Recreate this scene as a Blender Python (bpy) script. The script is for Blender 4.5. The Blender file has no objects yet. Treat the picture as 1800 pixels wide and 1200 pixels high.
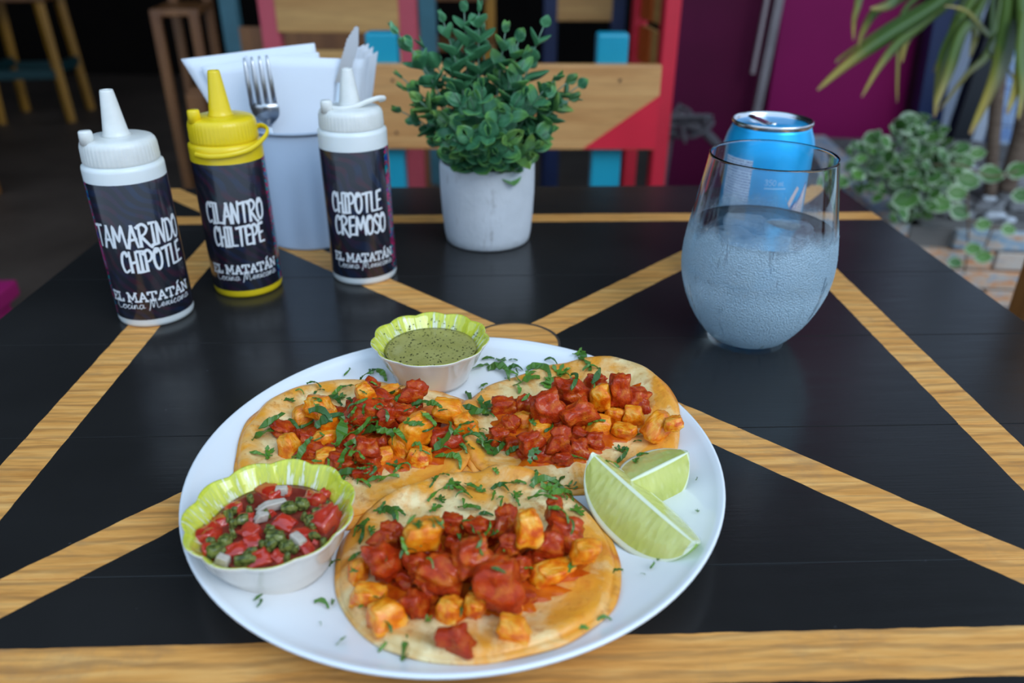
import bpy, bmesh, math, random
from mathutils import Vector, Matrix, noise
from mathutils.bvhtree import BVHTree
random.seed(7)
PI = math.pi
sc = bpy.context.scene
col = sc.collection
# ---------------------------------------------------------------- camera, world, light, exposure
H = 0.245                       # camera height above the table top (table top is z = 0, floor is z = -0.75)
F_PX, PITCH, ROLL = 1366.0, math.radians(27.7), math.radians(0.2)
CP, SP, CR, SR = math.cos(PITCH), math.sin(PITCH), math.cos(ROLL), math.sin(ROLL)
cd = bpy.data.cameras.new('camera'); cam = bpy.data.objects.new('camera', cd); col.objects.link(cam)
R_, U_, FW = Vector((1, 0, 0)), Vector((0, SP, CP)), Vector((0, CP, -SP))
X_ = R_*CR + U_*SR; Y_ = -R_*SR + U_*CR
cam.matrix_world = Matrix(((X_.x, Y_.x, -FW.x, 0), (X_.y, Y_.y, -FW.y, 0), (X_.z, Y_.z, -FW.z, H), (0, 0, 0, 1)))
cd.sensor_width = 36; cd.lens = 36*F_PX/1800; cd.clip_start = .02
cd.dof.use_dof = True; cd.dof.focus_distance = .41; cd.dof.aperture_fstop = 6.3
sc.camera = cam
sc.view_settings.view_transform = 'Standard'; sc.view_settings.look = 'None'
sc.view_settings.gamma = 1; sc.view_settings.use_curve_mapping = False
sc.view_settings.exposure = 0.45
w = bpy.data.worlds.new('overcast_sky'); sc.world = w; w.use_nodes = True
wn = w.node_tree; bg = wn.nodes['Background']
tc = wn.nodes.new('ShaderNodeTexCoord'); sx = wn.nodes.new('ShaderNodeSeparateXYZ'); cr_ = wn.nodes.new('ShaderNodeValToRGB')
wn.links.new(tc.outputs['Generated'], sx.inputs[0]); wn.links.new(sx.outputs['Z'], cr_.inputs[0]); wn.links.new(cr_.outputs[0], bg.inputs[0])
cr_.color_ramp.elements[0].position = 0; cr_.color_ramp.elements[0].color = (.50, .63, .80, 1)
cr_.color_ramp.elements[1].position = .8; cr_.color_ramp.elements[1].color = (.53, .78, 1.08, 1)
bg.inputs[1].default_value = 1.0
def area(name, loc, target, sx_, sy_, power, colr):
    l = bpy.data.lights.new(name, 'AREA'); l.shape = 'RECTANGLE'; l.size = sx_; l.size_y = sy_; l.energy = power; l.color = colr
    o = bpy.data.objects.new(name, l); col.objects.link(o); o.location = loc
    o.rotation_euler = (Vector(target)-Vector(loc)).to_track_quat('-Z', 'Y').to_euler(); return o
area('daylight_from_street', (1.6, -1.2, 2.1), (0, .5, 0), 2.0, 1.4, 34, (.90, .95, 1.0))

# ---------------------------------------------------------------- helpers
def ray(u, v):
    r2 = (u-900)/F_PX; u2 = (600-v)/F_PX
    r = r2*CR-u2*SR; up = r2*SR+u2*CR
    return Vector((r, CP+up*SP, -SP+up*CP))
def P(u, v, z=0.0):             # point of the world at height z
    d = ray(u, v); return Vector((0, 0, H))+d*((z-H)/d.z)
def PY(u, v, y):                # point of the world at distance y
    d = ray(u, v); return Vector((0, 0, H))+d*(y/d.y)
def depth(p): return p.y*CP+(H-p.z)*SP
def tag(o, label=None, cat=None, group=None, kind=None):
    if label: o['label'] = label
    if cat: o['category'] = cat
    if group: o['group'] = group
    if kind: o['kind'] = kind
    return o
def empty(name, loc=(0, 0, 0), rz=0, **k):
    o = bpy.data.objects.new(name, None); col.objects.link(o); o.location = loc; o.rotation_euler = (0, 0, rz); o.empty_display_size = .01
    return tag(o, **k)
def obj(name, me, parent=None, loc=None, rot=None, scale=None, **k):
    o = bpy.data.objects.new(name, me); col.objects.link(o)
    if parent: o.parent = parent
    if loc is not None: o.location = loc
    if rot is not None:
        if isinstance(rot, Matrix): o.rotation_euler = rot.to_euler()
        else: o.rotation_euler = rot
    if scale is not None: o.scale = scale if hasattr(scale, '__len__') else (scale,)*3
    return tag(o, **k)
def mesh(name, vs, fs, mats, smooth=True, mi=None):
    me = bpy.data.meshes.new(name); me.from_pydata([tuple(v) for v in vs], [], fs)
    for m in (mats if isinstance(mats, (list, tuple)) else [mats]): me.materials.append(m)
    me.polygons.foreach_set('use_smooth', [smooth]*len(me.polygons))
    if mi: me.polygons.foreach_set('material_index', mi)
    me.update(); return me
class MB:
    def __init__(s): s.v = []; s.f = []; s.m = []
    def add(s, vs, fs, m=0):
        n = len(s.v); s.v += [Vector(v) for v in vs]; s.f += [tuple(i+n for i in f) for f in fs]; s.m += [m]*len(fs)
    def box(s, c, d, rz=0, m=0, rot=None):
        x, y, z = d[0]/2, d[1]/2, d[2]/2; c = Vector(c)
        M = rot if rot else Matrix.Rotation(rz, 3, 'Z')
        s.add([c+M@Vector((a*x, b*y, e*z)) for a in (-1, 1) for b in (-1, 1) for e in (-1, 1)],
              [(0, 1, 3, 2), (4, 6, 7, 5), (0, 4, 5, 1), (2, 3, 7, 6), (0, 2, 6, 4), (1, 5, 7, 3)], m)
    def lathe(s, prof, n=64, m=0, c=(0, 0, 0), rfun=None, closed=True):
        vs = []; c = Vector(c)
        for i, (r, z) in enumerate(prof):
            for k in range(n):
                a = 2*PI*k/n; rr = rfun(i, a, r) if rfun else r
                vs.append(c+Vector((rr*math.cos(a), rr*math.sin(a), z)))
        fs = [(i*n+k, i*n+(k+1) % n, (i+1)*n+(k+1) % n, (i+1)*n+k) for i in range(len(prof)-1) for k in range(n)]
        if prof[0][0] > 1e-6 and closed: fs.append(tuple(range(n-1, -1, -1)))
        if prof[-1][0] > 1e-6 and closed: fs.append(tuple((len(prof)-1)*n+k for k in range(n)))
        s.add(vs, fs, m)
    def tube(s, pts, rad, n=8, m=0, flat=1.0):
        pts = [Vector(p) for p in pts]; vs = []
        up = Vector((0, 0, 1)); N = len(pts)
        for i, p in enumerate(pts):
            t = (pts[min(i+1, N-1)]-pts[max(i-1, 0)]).normalized()
            a = t.cross(up if abs(t.z) < .9 else Vector((0, 1, 0))).normalized(); b = a.cross(t)
            r = rad[i] if hasattr(rad, '__len__') else rad
            for k in range(n):
                q = 2*PI*k/n; vs.append(p+a*(math.cos(q)*r)+b*(math.sin(q)*r*flat))
        fs = [(i*n+k, i*n+(k+1) % n, (i+1)*n+(k+1) % n, (i+1)*n+k) for i in range(N-1) for k in range(n)]
        fs += [tuple(range(n-1, -1, -1)), tuple((N-1)*n+k for k in range(n))]
        s.add(vs, fs, m)
    def mesh(s, name, mats, smooth=True):
        return mesh(name, s.v, s.f, mats, smooth, s.m)
def bevel(me, w_, seg=2, smooth=False):
    bm = bmesh.new(); bm.from_mesh(me); bmesh.ops.recalc_face_normals(bm, faces=bm.faces)
    bmesh.ops.bevel(bm, geom=bm.edges[:], offset=w_, segments=seg, affect='EDGES', profile=.6)
    bm.to_mesh(me); bm.free()
    if smooth: me.polygons.foreach_set('use_smooth', [True]*len(me.polygons))
    return me
def boxmesh(name, c, d, mat, bev=.002, rz=0, rot=None):
    b = MB(); b.box(c, d, rz, rot=rot); me = b.mesh(name, mat, False)
    return bevel(me, bev) if bev else me
def catmull(pts, n=6, closed=False):
    pts = [Vector(p) for p in pts]; out = []; N = len(pts)
    for i in range(N if closed else N-1):
        if closed: p0, p1, p2, p3 = (pts[(i+j-1) % N] for j in range(4))
        else: p0, p1, p2, p3 = pts[max(i-1, 0)], pts[i], pts[i+1], pts[min(i+2, N-1)]
        for k in range(n):
            t = k/n; out.append(.5*((2*p1)+(p2-p0)*t+(2*p0-5*p1+4*p2-p3)*t*t+(3*p1-p0-3*p2+p3)*t**3))
    if not closed: out.append(pts[-1])
    return out
def sstep(a, b, x):
    t = min(1, max(0, (x-a)/(b-a))); return t*t*(3-2*t)
# ---- materials
class NT:
    def __init__(s, name):
        s.mat = bpy.data.materials.new(name); s.mat.use_nodes = True; s.t = s.mat.node_tree
        s.b = s.t.nodes['Principled BSDF']; s.out = s.t.nodes['Material Output']
    def n(s, ty, **k):
        nd = s.t.nodes.new('ShaderNode'+ty)
        for a, b in k.items(): setattr(nd, a, b)
        return nd
    def l(s, a, b): s.t.links.new(a, b)
    def set(s, i, v): s.b.inputs[i].default_value = v
    def coords(s, kind='Object', scale=None, rot=None, loc=None):
        o = s.n('TexCoord').outputs[kind]
        if scale or rot or loc:
            m = s.n('Mapping'); s.l(o, m.inputs[0])
            if scale: m.inputs['Scale'].default_value = scale
            if rot: m.inputs['Rotation'].default_value = rot
            if loc: m.inputs['Location'].default_value = loc
            o = m.outputs[0]
        return o
    def noise(s, vec, scale, detail=3, rough=.5, dist=0):
        nd = s.n('TexNoise'); nd.inputs['Scale'].default_value = scale; nd.inputs['Detail'].default_value = detail
        nd.inputs['Roughness'].default_value = rough; nd.inputs['Distortion'].default_value = dist
        if vec is not None: s.l(vec, nd.inputs['Vector'])
        return nd.outputs[0]
    def ramp(s, fac, stops, interp='LINEAR'):
        r = s.n('ValToRGB'); s.l(fac, r.inputs[0]); e = r.color_ramp.elements; r.color_ramp.interpolation = interp
        while len(e) < len(stops): e.new(.5)
        for el, (p, c) in zip(e, stops):
            el.position = p; el.color = (c, c, c, 1) if not hasattr(c, '__len__') else (*c, 1)
        return r.outputs[0]
    def mix(s, fac, a, b, mode='MIX'):
        m = s.n('MixRGB', blend_type=mode)
        for i, x in ((0, fac), (1, a), (2, b)):
            if isinstance(x, (int, float)): m.inputs[i].default_value = x if i == 0 else (x, x, x, 1)
            elif isinstance(x, tuple): m.inputs[i].default_value = (*x, 1)
            else: s.l(x, m.inputs[i])
        return m.outputs[0]
    def math(s, op, a, b=None, c=None):
        m = s.n('Math', operation=op)
        for i, x in enumerate((a, b, c)):
            if x is None: continue
            if isinstance(x, (int, float)): m.inputs[i].default_value = x
            else: s.l(x, m.inputs[i])
        return m.outputs[0]
    def bump(s, h, strength=.3, dist=.001):
        b = s.n('Bump'); b.inputs['Strength'].default_value = strength; b.inputs['Distance'].default_value = dist
        s.l(h, b.inputs['Height']); s.l(b.outputs[0], s.b.inputs['Normal']); return b
    def base(s, c):
        if isinstance(c, tuple): s.set('Base Color', (*c, 1))
        else: s.l(c, s.b.inputs['Base Color'])
def plain(name, c, rough=.5, metal=0, spec=.5, var=.0, vs=8, bump=0, bs=60, bd=.0005, coat=0, sss=0):
    m = NT(name); m.set('Roughness', rough); m.set('Metallic', metal); m.set('Specular IOR Level', spec)
    if coat: m.set('Coat Weight', coat); m.set('Coat Roughness', .08)
    v = m.coords()
    if var:
        n = m.noise(v, vs, 4)
        m.base(m.ramp(n, [(.3, tuple(x*(1-var) for x in c)), (.7, tuple(min(1, x*(1+var)) for x in c))]))
    else: m.base(c)
    if bump: m.bump(m.noise(v, bs, 3), bump, bd)
    if sss: m.set('Subsurface Weight', sss); m.set('Subsurface Radius', (.004, .003, .002)); m.set('Subsurface Scale', 1)
    return m.mat
def wood(name, c1, c2, scale=(1, 14, 14), rough=.5, dens=18, coat=0):
    m = NT(name); v = m.coords(scale=scale)
    n1 = m.noise(v, dens*.25, 5, .6, .6); n2 = m.noise(v, dens*1.6, 4, .6)
    c = m.ramp(n1, [(.32, c1), (.48, tuple((a+b)/2 for a, b in zip(c1, c2))), (.66, c2)])
    c = m.mix(m.ramp(n2, [(.45, 0.0), (.75, .45)]), c, tuple(x*.55 for x in c1))
    m.base(c); m.set('Roughness', rough); m.bump(n2, .15, .0006)
    if coat: m.set('Coat Weight', coat)
    return m.mat
W_PINE = wood('pine_board_wood', (.52, .235, .075), (.70, .38, .14), (1, 9, 16), .4, 9)
W_PINE2 = wood('amber_board_wood', (.45, .22, .06), (.58, .32, .10), (1, 9, 16), .45, 9)
W_BROWN = wood('brown_varnished_wood', (.17, .062, .018), (.26, .105, .03), (9, 9, 1), .4, 8)
W_ORANGE = wood('orange_brown_wood', (.36, .13, .025), (.48, .20, .045), (9, 9, 1), .35, 8)
M_BLUE = plain('turquoise_paint', (.002, .29, .42), .4, var=.12, bump=.1)
M_TEAL = plain('faded_teal_paint', (.045, .15, .19), .45, var=.2)
M_RED = plain('red_paint', (.62, .012, .035), .45, var=.1)
M_PINKRED = plain('coral_red_paint', (.48, .065, .09), .45, var=.12)
M_NAVY = plain('navy_paint', (.006, .018, .075), .4, var=.2)
M_YEL = plain('mustard_paint', (.40, .18, .012), .45, var=.15)
M_MAG = plain('magenta_paint', (.34, .012, .12), .45, var=.1)
M_DKTEAL = plain('dark_teal_paint', (.006, .05, .055), .5)
M_ORANGEP = plain('orange_paint', (.48, .085, .008), .45, var=.1)

# ---------------------------------------------------------------- the setting
def struct(name, me, **k): return obj(name, me, kind='structure', **k)
m = NT('dark_stone_floor'); v = m.coords(); n1 = m.noise(v, 3, 6, .65)
m.base(m.ramp(n1, [(.3, (.06, .042, .032)), (.7, (.13, .095, .075))])); m.set('Roughness', .6); m.bump(n1, .3, .005); M_FLOOR = m.mat
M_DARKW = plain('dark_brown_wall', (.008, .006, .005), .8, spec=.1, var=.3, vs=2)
M_CEIL = plain('dark_ceiling', (.05, .045, .04), .8, var=.2, vs=2)
b = MB(); b.box((0, 2.2, -.80), (9, 8.4, .1)); struct('floor', b.mesh('floor', M_FLOOR, False))
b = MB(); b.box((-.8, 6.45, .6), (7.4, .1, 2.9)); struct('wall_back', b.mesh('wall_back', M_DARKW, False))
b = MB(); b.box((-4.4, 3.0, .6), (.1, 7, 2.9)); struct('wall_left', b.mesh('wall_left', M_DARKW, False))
b = MB(); b.box((-1.0, 3.75, 2.1), (7.0, 5.5, .1)); struct('ceiling', b.mesh('ceiling', M_CEIL, False))

# table ---------------------------------------------------------------
YAW = math.radians(1.9)
TX, TY, HS = .0018, .4646, .3665
SI, SO = .2480, .2712
table = empty('dining_table', (TX, TY, 0), YAW, label='square black painted table with bare wood stripes crossing at its centre', cat='table')
m = NT('black_paint_with_bare_wood_stripes')
v = m.coords(); sep = m.n('SeparateXYZ'); m.l(v, sep.inputs[0]); X, Y = sep.outputs[0], sep.outputs[1]
wob = m.math('MULTIPLY', m.math('SUBTRACT', m.noise(v, 60, 2), .5), .0016)
def band(val, c, hw):
    d = m.math('ABSOLUTE', m.math('SUBTRACT', val, c)); d = m.math('ADD', d, wob)
    return m.math('SUBTRACT', 1, m.math('SMOOTHSTEP', d, hw-.0002, hw+.0002)) if False else m.math('LESS_THAN', d, hw)
ax, ay = m.math('ABSOLUTE', X), m.math('ABSOLUTE', Y)
mid, hw = (SI+SO)/2, (SO-SI)/2
s1 = band(ax, mid, hw); s2 = band(ay, mid, hw)
dg = m.math('MULTIPLY', m.math('SUBTRACT', ax, ay), .7071); s3 = band(dg, 0, .0118)
rr = m.math('SQRT', m.math('ADD', m.math('MULTIPLY', X, X), m.math('MULTIPLY', Y, Y))); s4 = m.math('LESS_THAN', m.math('ADD', rr, wob), .031)
ringd = m.math('LESS_THAN', m.math('ABSOLUTE', m.math('SUBTRACT', rr, .0305)), .0012)
mask = m.math('MAXIMUM', m.math('MAXIMUM', s1, s2), m.math('MAXIMUM', s3, s4))
vs_ = m.coords(scale=(1.6, 15, 1)); g1 = m.noise(vs_, 9, 6, .65, .5); vs2 = m.coords(scale=(3, 60, 1)); g2 = m.noise(vs2, 8, 3, .6)
wv = m.n('TexWave', wave_type='RINGS'); wv.inputs['Scale'].default_value = 16; wv.inputs['Distortion'].default_value = 5; wv.inputs['Detail'].default_value = 3
m.l(m.coords(loc=(.05, -.10, 0), scale=(1, 2.2, 1)), wv.inputs[0])
wc = m.ramp(g1, [(.28, (.52, .21, .045)), (.5, (.74, .34, .085)), (.72, (.84, .46, .15))])
wc = m.mix(m.ramp(g2, [(.5, 0.0), (.75, .55)]), wc, (.24, .12, .045))
wc = m.mix(m.ramp(wv.outputs[1], [(.0, .38), (.3, 0.0), (1, 0.0)]), wc, (.22, .11, .045))
gr = m.noise(v, 26, 5, .7); wc = m.mix(m.ramp(gr, [(.55, 0.0), (.75, .4)]), wc, (.24, .16, .10))
wc = m.mix(ringd, wc, (.06, .045, .035))
pk = m.ramp(m.noise(v, 7, 4), [(.3, (.0135, .0128, .0125)), (.7, (.0215, .0205, .0200))])
sp = m.ramp(m.noise(v, 330, 1), [(.79, 0.0), (.83, .5)]); pk = m.mix(sp, pk, (.09, .09, .10))
sc_ = m.ramp(m.noise(m.coords(scale=(1, 5, 1)), 30, 4, .7), [(.74, 0.0), (.80, .35)]); pk = m.mix(sc_, pk, (.10, .10, .11))
m.base(m.mix(mask, pk, wc))
m.l(m.mix(mask, m.ramp(g1, [(.3, .19), (.7, .27)]), .5), m.b.inputs['Roughness']); m.l(m.mix(mask, .36, .25), m.b.inputs['Specular IOR Level'])
bh = m.math('ADD', m.math('MULTIPLY', g2, .5), m.math('MULTIPLY', mask, -.25)); m.bump(bh, .22, .0005)
M_TOP = m.mat
M_BLACK = plain('black_table_paint', (.012, .012, .013), .4, var=.2)
edges = [-HS, -.211, -.105, .005, .117, .235, HS]
for i in range(6):
    a, c = edges[i], edges[i+1]
    obj('plank', boxmesh('plank', (0, (a+c)/2, -.0125), (2*HS, c-a-.0003, .025), M_TOP, .0004), table)
for sx_ in (-1, 1):
    obj('apron', boxmesh('apron', (sx_*.32, 0, -.067), (.022, .58, .08), M_BLACK), table)
    obj('apron', boxmesh('apron', (0, sx_*.32, -.067), (.58, .022, .08), M_BLACK), table)
    for sy_ in (-1, 1): obj('leg', boxmesh('leg', (sx_*.32, sy_*.32, -.388), (.06, .06, .725), M_BLACK), table)

# plate ---------------------------------------------------------------
PCX, PCY, PR = -.0262, .3075, .1262
def plate_z(r): return .0085 if r < .088 else .0085+.0118*((r-.088)/.038)**1.5
prof = [(0, .0025), (.070, .0025), (.071, .0), (.076, .0), (.077, .0035), (.09, .0055)]
prof += [(r, plate_z(r)-.0032) for r in (.1, .11, .118, .1235)] + [(.1258, .0187), (.1264, .0197), (.1262, .0207), (.1250, .0209)]
prof += [(r, plate_z(r)) for r in (.1225, .118, .112, .106, .1, .094, .088, .06, .03)]+[(.0, .0085)]
b = MB(); b.lathe(prof, 128)
M_CHINA = plain('white_glazed_china', (.80, .82, .84), .16, coat=.3)
tag(obj('dinner_plate', b.mesh('dinner_plate', M_CHINA), loc=(PCX, PCY, 0)), 'large round white dinner plate holding the tacos, lime wedges and sauce bowls', 'plate')

# tortillas -----------------------------------------------------------
class Blob:
    def __init__(s, px, z=.016, grow=0):
        w_ = [P(u, v, z) for u, v in px]; s.cx = sum(p.x for p in w_)/len(w_); s.cy = sum(p.y for p in w_)/len(w_)
        tab = sorted((math.atan2(p.y-s.cy, p.x-s.cx), math.hypot(p.x-s.cx, p.y-s.cy)+grow) for p in w_)
        s.tab = [(tab[-1][0]-2*PI, tab[-1][1])]+tab+[(tab[0][0]+2*PI, tab[0][1])]
        s.R = [s._r(-PI+2*PI*i/180) for i in range(180)]
        for _ in range(3): s.R = [(s.R[i-1]+2*s.R[i]+s.R[(i+1) % 180])/4 for i in range(180)]
    def _r(s, a):
        for (a0, r0), (a1, r1) in zip(s.tab, s.tab[1:]):
            if a0 <= a <= a1:
                t = (a-a0)/max(1e-9, a1-a0); return r0+(r1-r0)*t
        return s.tab[0][1]
    def r(s, a):
        q = ((a+PI) % (2*PI))/(2*PI)*180; i = int(q) % 180; t = q-int(q); return s.R[i]*(1-t)+s.R[(i+1) % 180]*t
    def inside(s, x, y): return s.r(math.atan2(y-s.cy, x-s.cx))-math.hypot(x-s.cx, y-s.cy)
layers = []
def surf(x, y):
    z = plate_z(min(.126, math.hypot(x-PCX, y-PCY)))
    for bl, t in layers: z += t*sstep(-.001, .006, bl.inside(x, y))
    return z
def nz(x, y, s, k=0): return noise.noise(Vector((x*s, y*s, k*7.3)))
m = NT('corn_tortilla'); v = m.coords(); n1 = m.noise(v, 34, 5, .6, .6); n2 = m.noise(v, 110, 4, .6); n3 = m.noise(v, 70, 3, .5, .8)
sep = m.n('SeparateXYZ'); m.l(v, sep.inputs[0])
rad = m.math('SQRT', m.math('ADD', m.math('MULTIPLY', sep.outputs[0], sep.outputs[0]), m.math('MULTIPLY', sep.outputs[1], sep.outputs[1])))
c = m.ramp(n3, [(.32, (.66, .40, .13)), (.58, (.92, .72, .38))])
oil = m.math('ADD', n1, m.math('MULTIPLY', m.math('SUBTRACT', rad, .045), 7.5))
c = m.mix(m.ramp(oil, [(.47, 0.0), (.64, .92)]), c, (.84, .32, .015))
c = m.mix(m.ramp(oil, [(.68, 0.0), (.84, .85)]), c, (.66, .12, .004))
c = m.mix(m.ramp(n2, [(.58, 0.0), (.72, .75)]), c, (.50, .16, .015)); c = m.mix(m.ramp(m.noise(v, 420, 3, .6), [(.60, 0.0), (.70, .55)]), c, (.55, .20, .03))
m.base(c); m.l(m.ramp(n1, [(.4, .5), (.6, .3)]), m.b.inputs['Roughness']); m.bump(m.math('ADD', n3, m.math('MULTIPLY', n2, .5)), .6, .0016)
m.set('Subsurface Weight', .1); m.set('Subsurface Radius', (.004, .002, .001)); M_TORT = m.mat
def tortilla(px, label, k, grow=0, z=.016, th=.0021):
    bl = Blob(px, z, grow); rings, N = 22, 110; vs = []; fs = []
    top = []; bot = []
    for i in range(rings+1):
        q = i/rings
        for j in range(N):
            a = 2*PI*j/N-PI; r = bl.r(a)*q*(1+.012*noise.noise(Vector((math.cos(a)*3, math.sin(a)*3, k))))
            x, y = bl.cx+r*math.cos(a), bl.cy+r*math.sin(a)
            h = surf(x, y)+.0004+.0011*max(0, nz(x, y, 60, k)+.35)*(0.3+q)
            e = th*(1 if q < .93 else 1-.75*((q-.93)/.07)**2)
            top.append((x-bl.cx, y-bl.cy, h+e)); bot.append((x-bl.cx, y-bl.cy, h-.0002))
    n = len(top); vs = top+bot
    for i in range(rings):
        for j in range(N):
            j2 = (j+1) % N; fs.append((i*N+j, (i+1)*N+j, (i+1)*N+j2, i*N+j2)); fs.append((n+i*N+j, n+i*N+j2, n+(i+1)*N+j2, n+(i+1)*N+j))
    for j in range(N): j2 = (j+1) % N; fs.append((rings*N+j, n+rings*N+j, n+rings*N+j2, rings*N+j2))
    o = obj('corn_tortilla', mesh('corn_tortilla', vs, fs, M_TORT), loc=(bl.cx, bl.cy, 0)); tag(o, label, 'tortilla', 'tortillas of the three tacos')
    layers.append((bl, th+.0006)); return bl
TLp = [(412, 830), (415, 790), (440, 740), (480, 705), (530, 680), (600, 663), (660, 658), (720, 665), (790, 678), (828, 698), (840, 740), (836, 785), (800, 835), (740, 868), (650, 893), (560, 900), (470, 885), (425, 862)]
TRp = [(812, 705), (850, 670), (920, 648), (1000, 640), (1080, 645), (1140, 665), (1185, 710), (1196, 760), (1188, 800), (1100, 832), (1000, 845), (900, 838), (840, 815), (808, 770)]
Fp = [(587, 980), (598, 930), (640, 890), (740, 845), (850, 812), (950, 828), (1020, 870), (1075, 935), (1087, 1000), (1075, 1060), (1020, 1115), (900, 1162), (780, 1166), (680, 1135), (615, 1075), (590, 1025)]
TL0 = tortilla([(u+14*(u > 600), v+(9 if v > 780 else 3)) for u, v in TLp], 'lower tortilla of the left taco, its edge showing below the top one', 1)
TR0 = tortilla([(u-4, v+(4 if v > 780 else 0)) for u, v in TRp], 'lower tortilla of the taco at the back right, mostly covered', 2)
F0 = tortilla([(u+(6 if u > 1000 else 0), v+5*(v > 1000)) for u, v in Fp], 'lower tortilla of the front taco, its edge showing at the front', 3)
TL1 = tortilla(TLp, 'upper tortilla of the left taco beside the tomato salsa bowl', 4, -.0012)
TR1 = tortilla(TRp, 'upper tortilla of the back right taco with an orange stained rim', 5, -.0008)
F1 = tortilla(Fp, 'upper tortilla of the front taco, overlapping the two behind', 6, -.0010)

# filling ---------------------------------------------------------------
m = NT('red_adobo_meat'); v = m.coords(); n1 = m.noise(v, 1.9, 4, .6, .4); n2 = m.noise(v, 14, 4, .7)
oi = m.n('ObjectInfo')
c = m.ramp(n1, [(.26, (.26, .009, .0)), (.48, (.64, .055, .001)), (.66, (.84, .20, .010))])
c = m.mix(m.math('MULTIPLY', oi.outputs['Random'], .5), c, (.50, .022, .0)); m.base(c)
m.set('Roughness', .35); m.bump(m.math('ADD', n1, m.math('MULTIPLY', n2, .55)), .9, .0024); m.set('Coat Weight', .45); m.set('Coat Roughness', .07); m.set('Specular IOR Level', .15)
m.set('Subsurface Weight', .0); M_MEAT = m.mat
m = NT('stained_pineapple_flesh'); v = m.coords(); n1 = m.noise(v, 1.5, 4, .6, .5); n2 = m.noise(m.coords(scale=(1, 5, 1)), 2.6, 4, .6)
oi = m.n('ObjectInfo')
c = m.ramp(n1, [(.34, (.94, .52, .11)), (.44, (.92, .36, .015)), (.52, (.84, .19, .002)), (.62, (.64, .07, .0))])
c = m.mix(m.math('MULTIPLY', oi.outputs['Random'], .45), c, (.88, .28, .008)); m.base(c)
m.set('Roughness', .25); m.bump(m.math('ADD', n1, m.math('MULTIPLY', n2, .7)), .6, .0018); m.set('Specular IOR Level', .25); m.set('Coat Weight', .5); m.set('Coat Roughness', .15)
m.set('Subsurface Weight', .2); m.set('Subsurface Radius', (.004, .002, .0006)); M_PINE = m.mat
def chunk_mesh(name, mat, seed, amp, box):
    bm = bmesh.new(); bmesh.ops.create_cube(bm, size=1); 
    bmesh.ops.subdivide_edges(bm, edges=bm.edges[:], cuts=7, use_grid_fill=True)
    rnd = random.Random(seed); sh = Vector((rnd.uniform(-.25, .25), rnd.uniform(-.25, .25), 0)); tp = rnd.uniform(.0, .35)
    for q in bm.verts:
        c = q.co.copy(); s = c.normalized()*.58
        c = c.lerp(s, 1-box); k = 1-tp*(c.z+.5)
        c = Vector((c.x*k+sh.x*c.z, c.y*k+sh.y*c.z, c.z))
        d = noise.noise(c*2.3+Vector((seed*3.1, 0, 0)))*amp+noise.noise(c*6+Vector((0, seed, 0)))*amp*.45+noise.noise(c*13+Vector((0, seed, 3)))*amp*.2
        q.co = c*(1+d)
    me = bpy.data.meshes.new(name); bm.to_mesh(me); bm.free(); me.materials.append(mat)
    me.polygons.foreach_set('use_smooth', [True]*len(me.polygons)); return me
MEATS = [chunk_mesh('meat_cube', M_MEAT, i, .50, .34) for i in range(8)]
PINES = [chunk_mesh('pineapple_cube', M_PINE, 20+i, .22, .52) for i in range(7)]
bv_v, bv_f = [], []
def reg(me, M):
    n = len(bv_v); bv_v.extend(M@q.co for q in me.vertices); bv_f.extend(tuple(i+n for i in p.vertices) for p in me.polygons)
rc = random.Random(3)
def place_chunk(kind, u, v, w_, h_=None, lvl=0, lab=None, grp=None):
    h_ = h_ or w_
    z = .022
    for _ in range(5):
        p = P(u, v, z); s = depth(p)/F_PX; H_ = h_*s*.62; z = surf(p.x, p.y)+H_*.46+lvl*.0075+.0005
    me = rc.choice(MEATS if kind == 'm' else PINES)
    nm = 'meat_chunk' if kind == 'm' else 'pineapple_chunk'
    rz = rc.uniform(-.5, .5) if kind == 'm' else rc.uniform(-.7, .7)
    rot = Matrix.Rotation(rz, 3, 'Z') @ Matrix.Rotation(rc.uniform(-.3, .3), 3, 'X') @ Matrix.Rotation(rc.uniform(-.3, .3), 3, 'Y')
    a = w_*s*.97; bb = (w_+h_)/2*s*.8
    o = obj(nm, me, loc=p, rot=rot, scale=(a, bb, H_*1.45))
    tag(o, lab, 'meat' if kind == 'm' else 'pineapple', grp)
    reg(me, Matrix.Translation(p) @ rot.to_4x4() @ Matrix.Diagonal((a, bb, H_*1.45, 1))); return o
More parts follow.
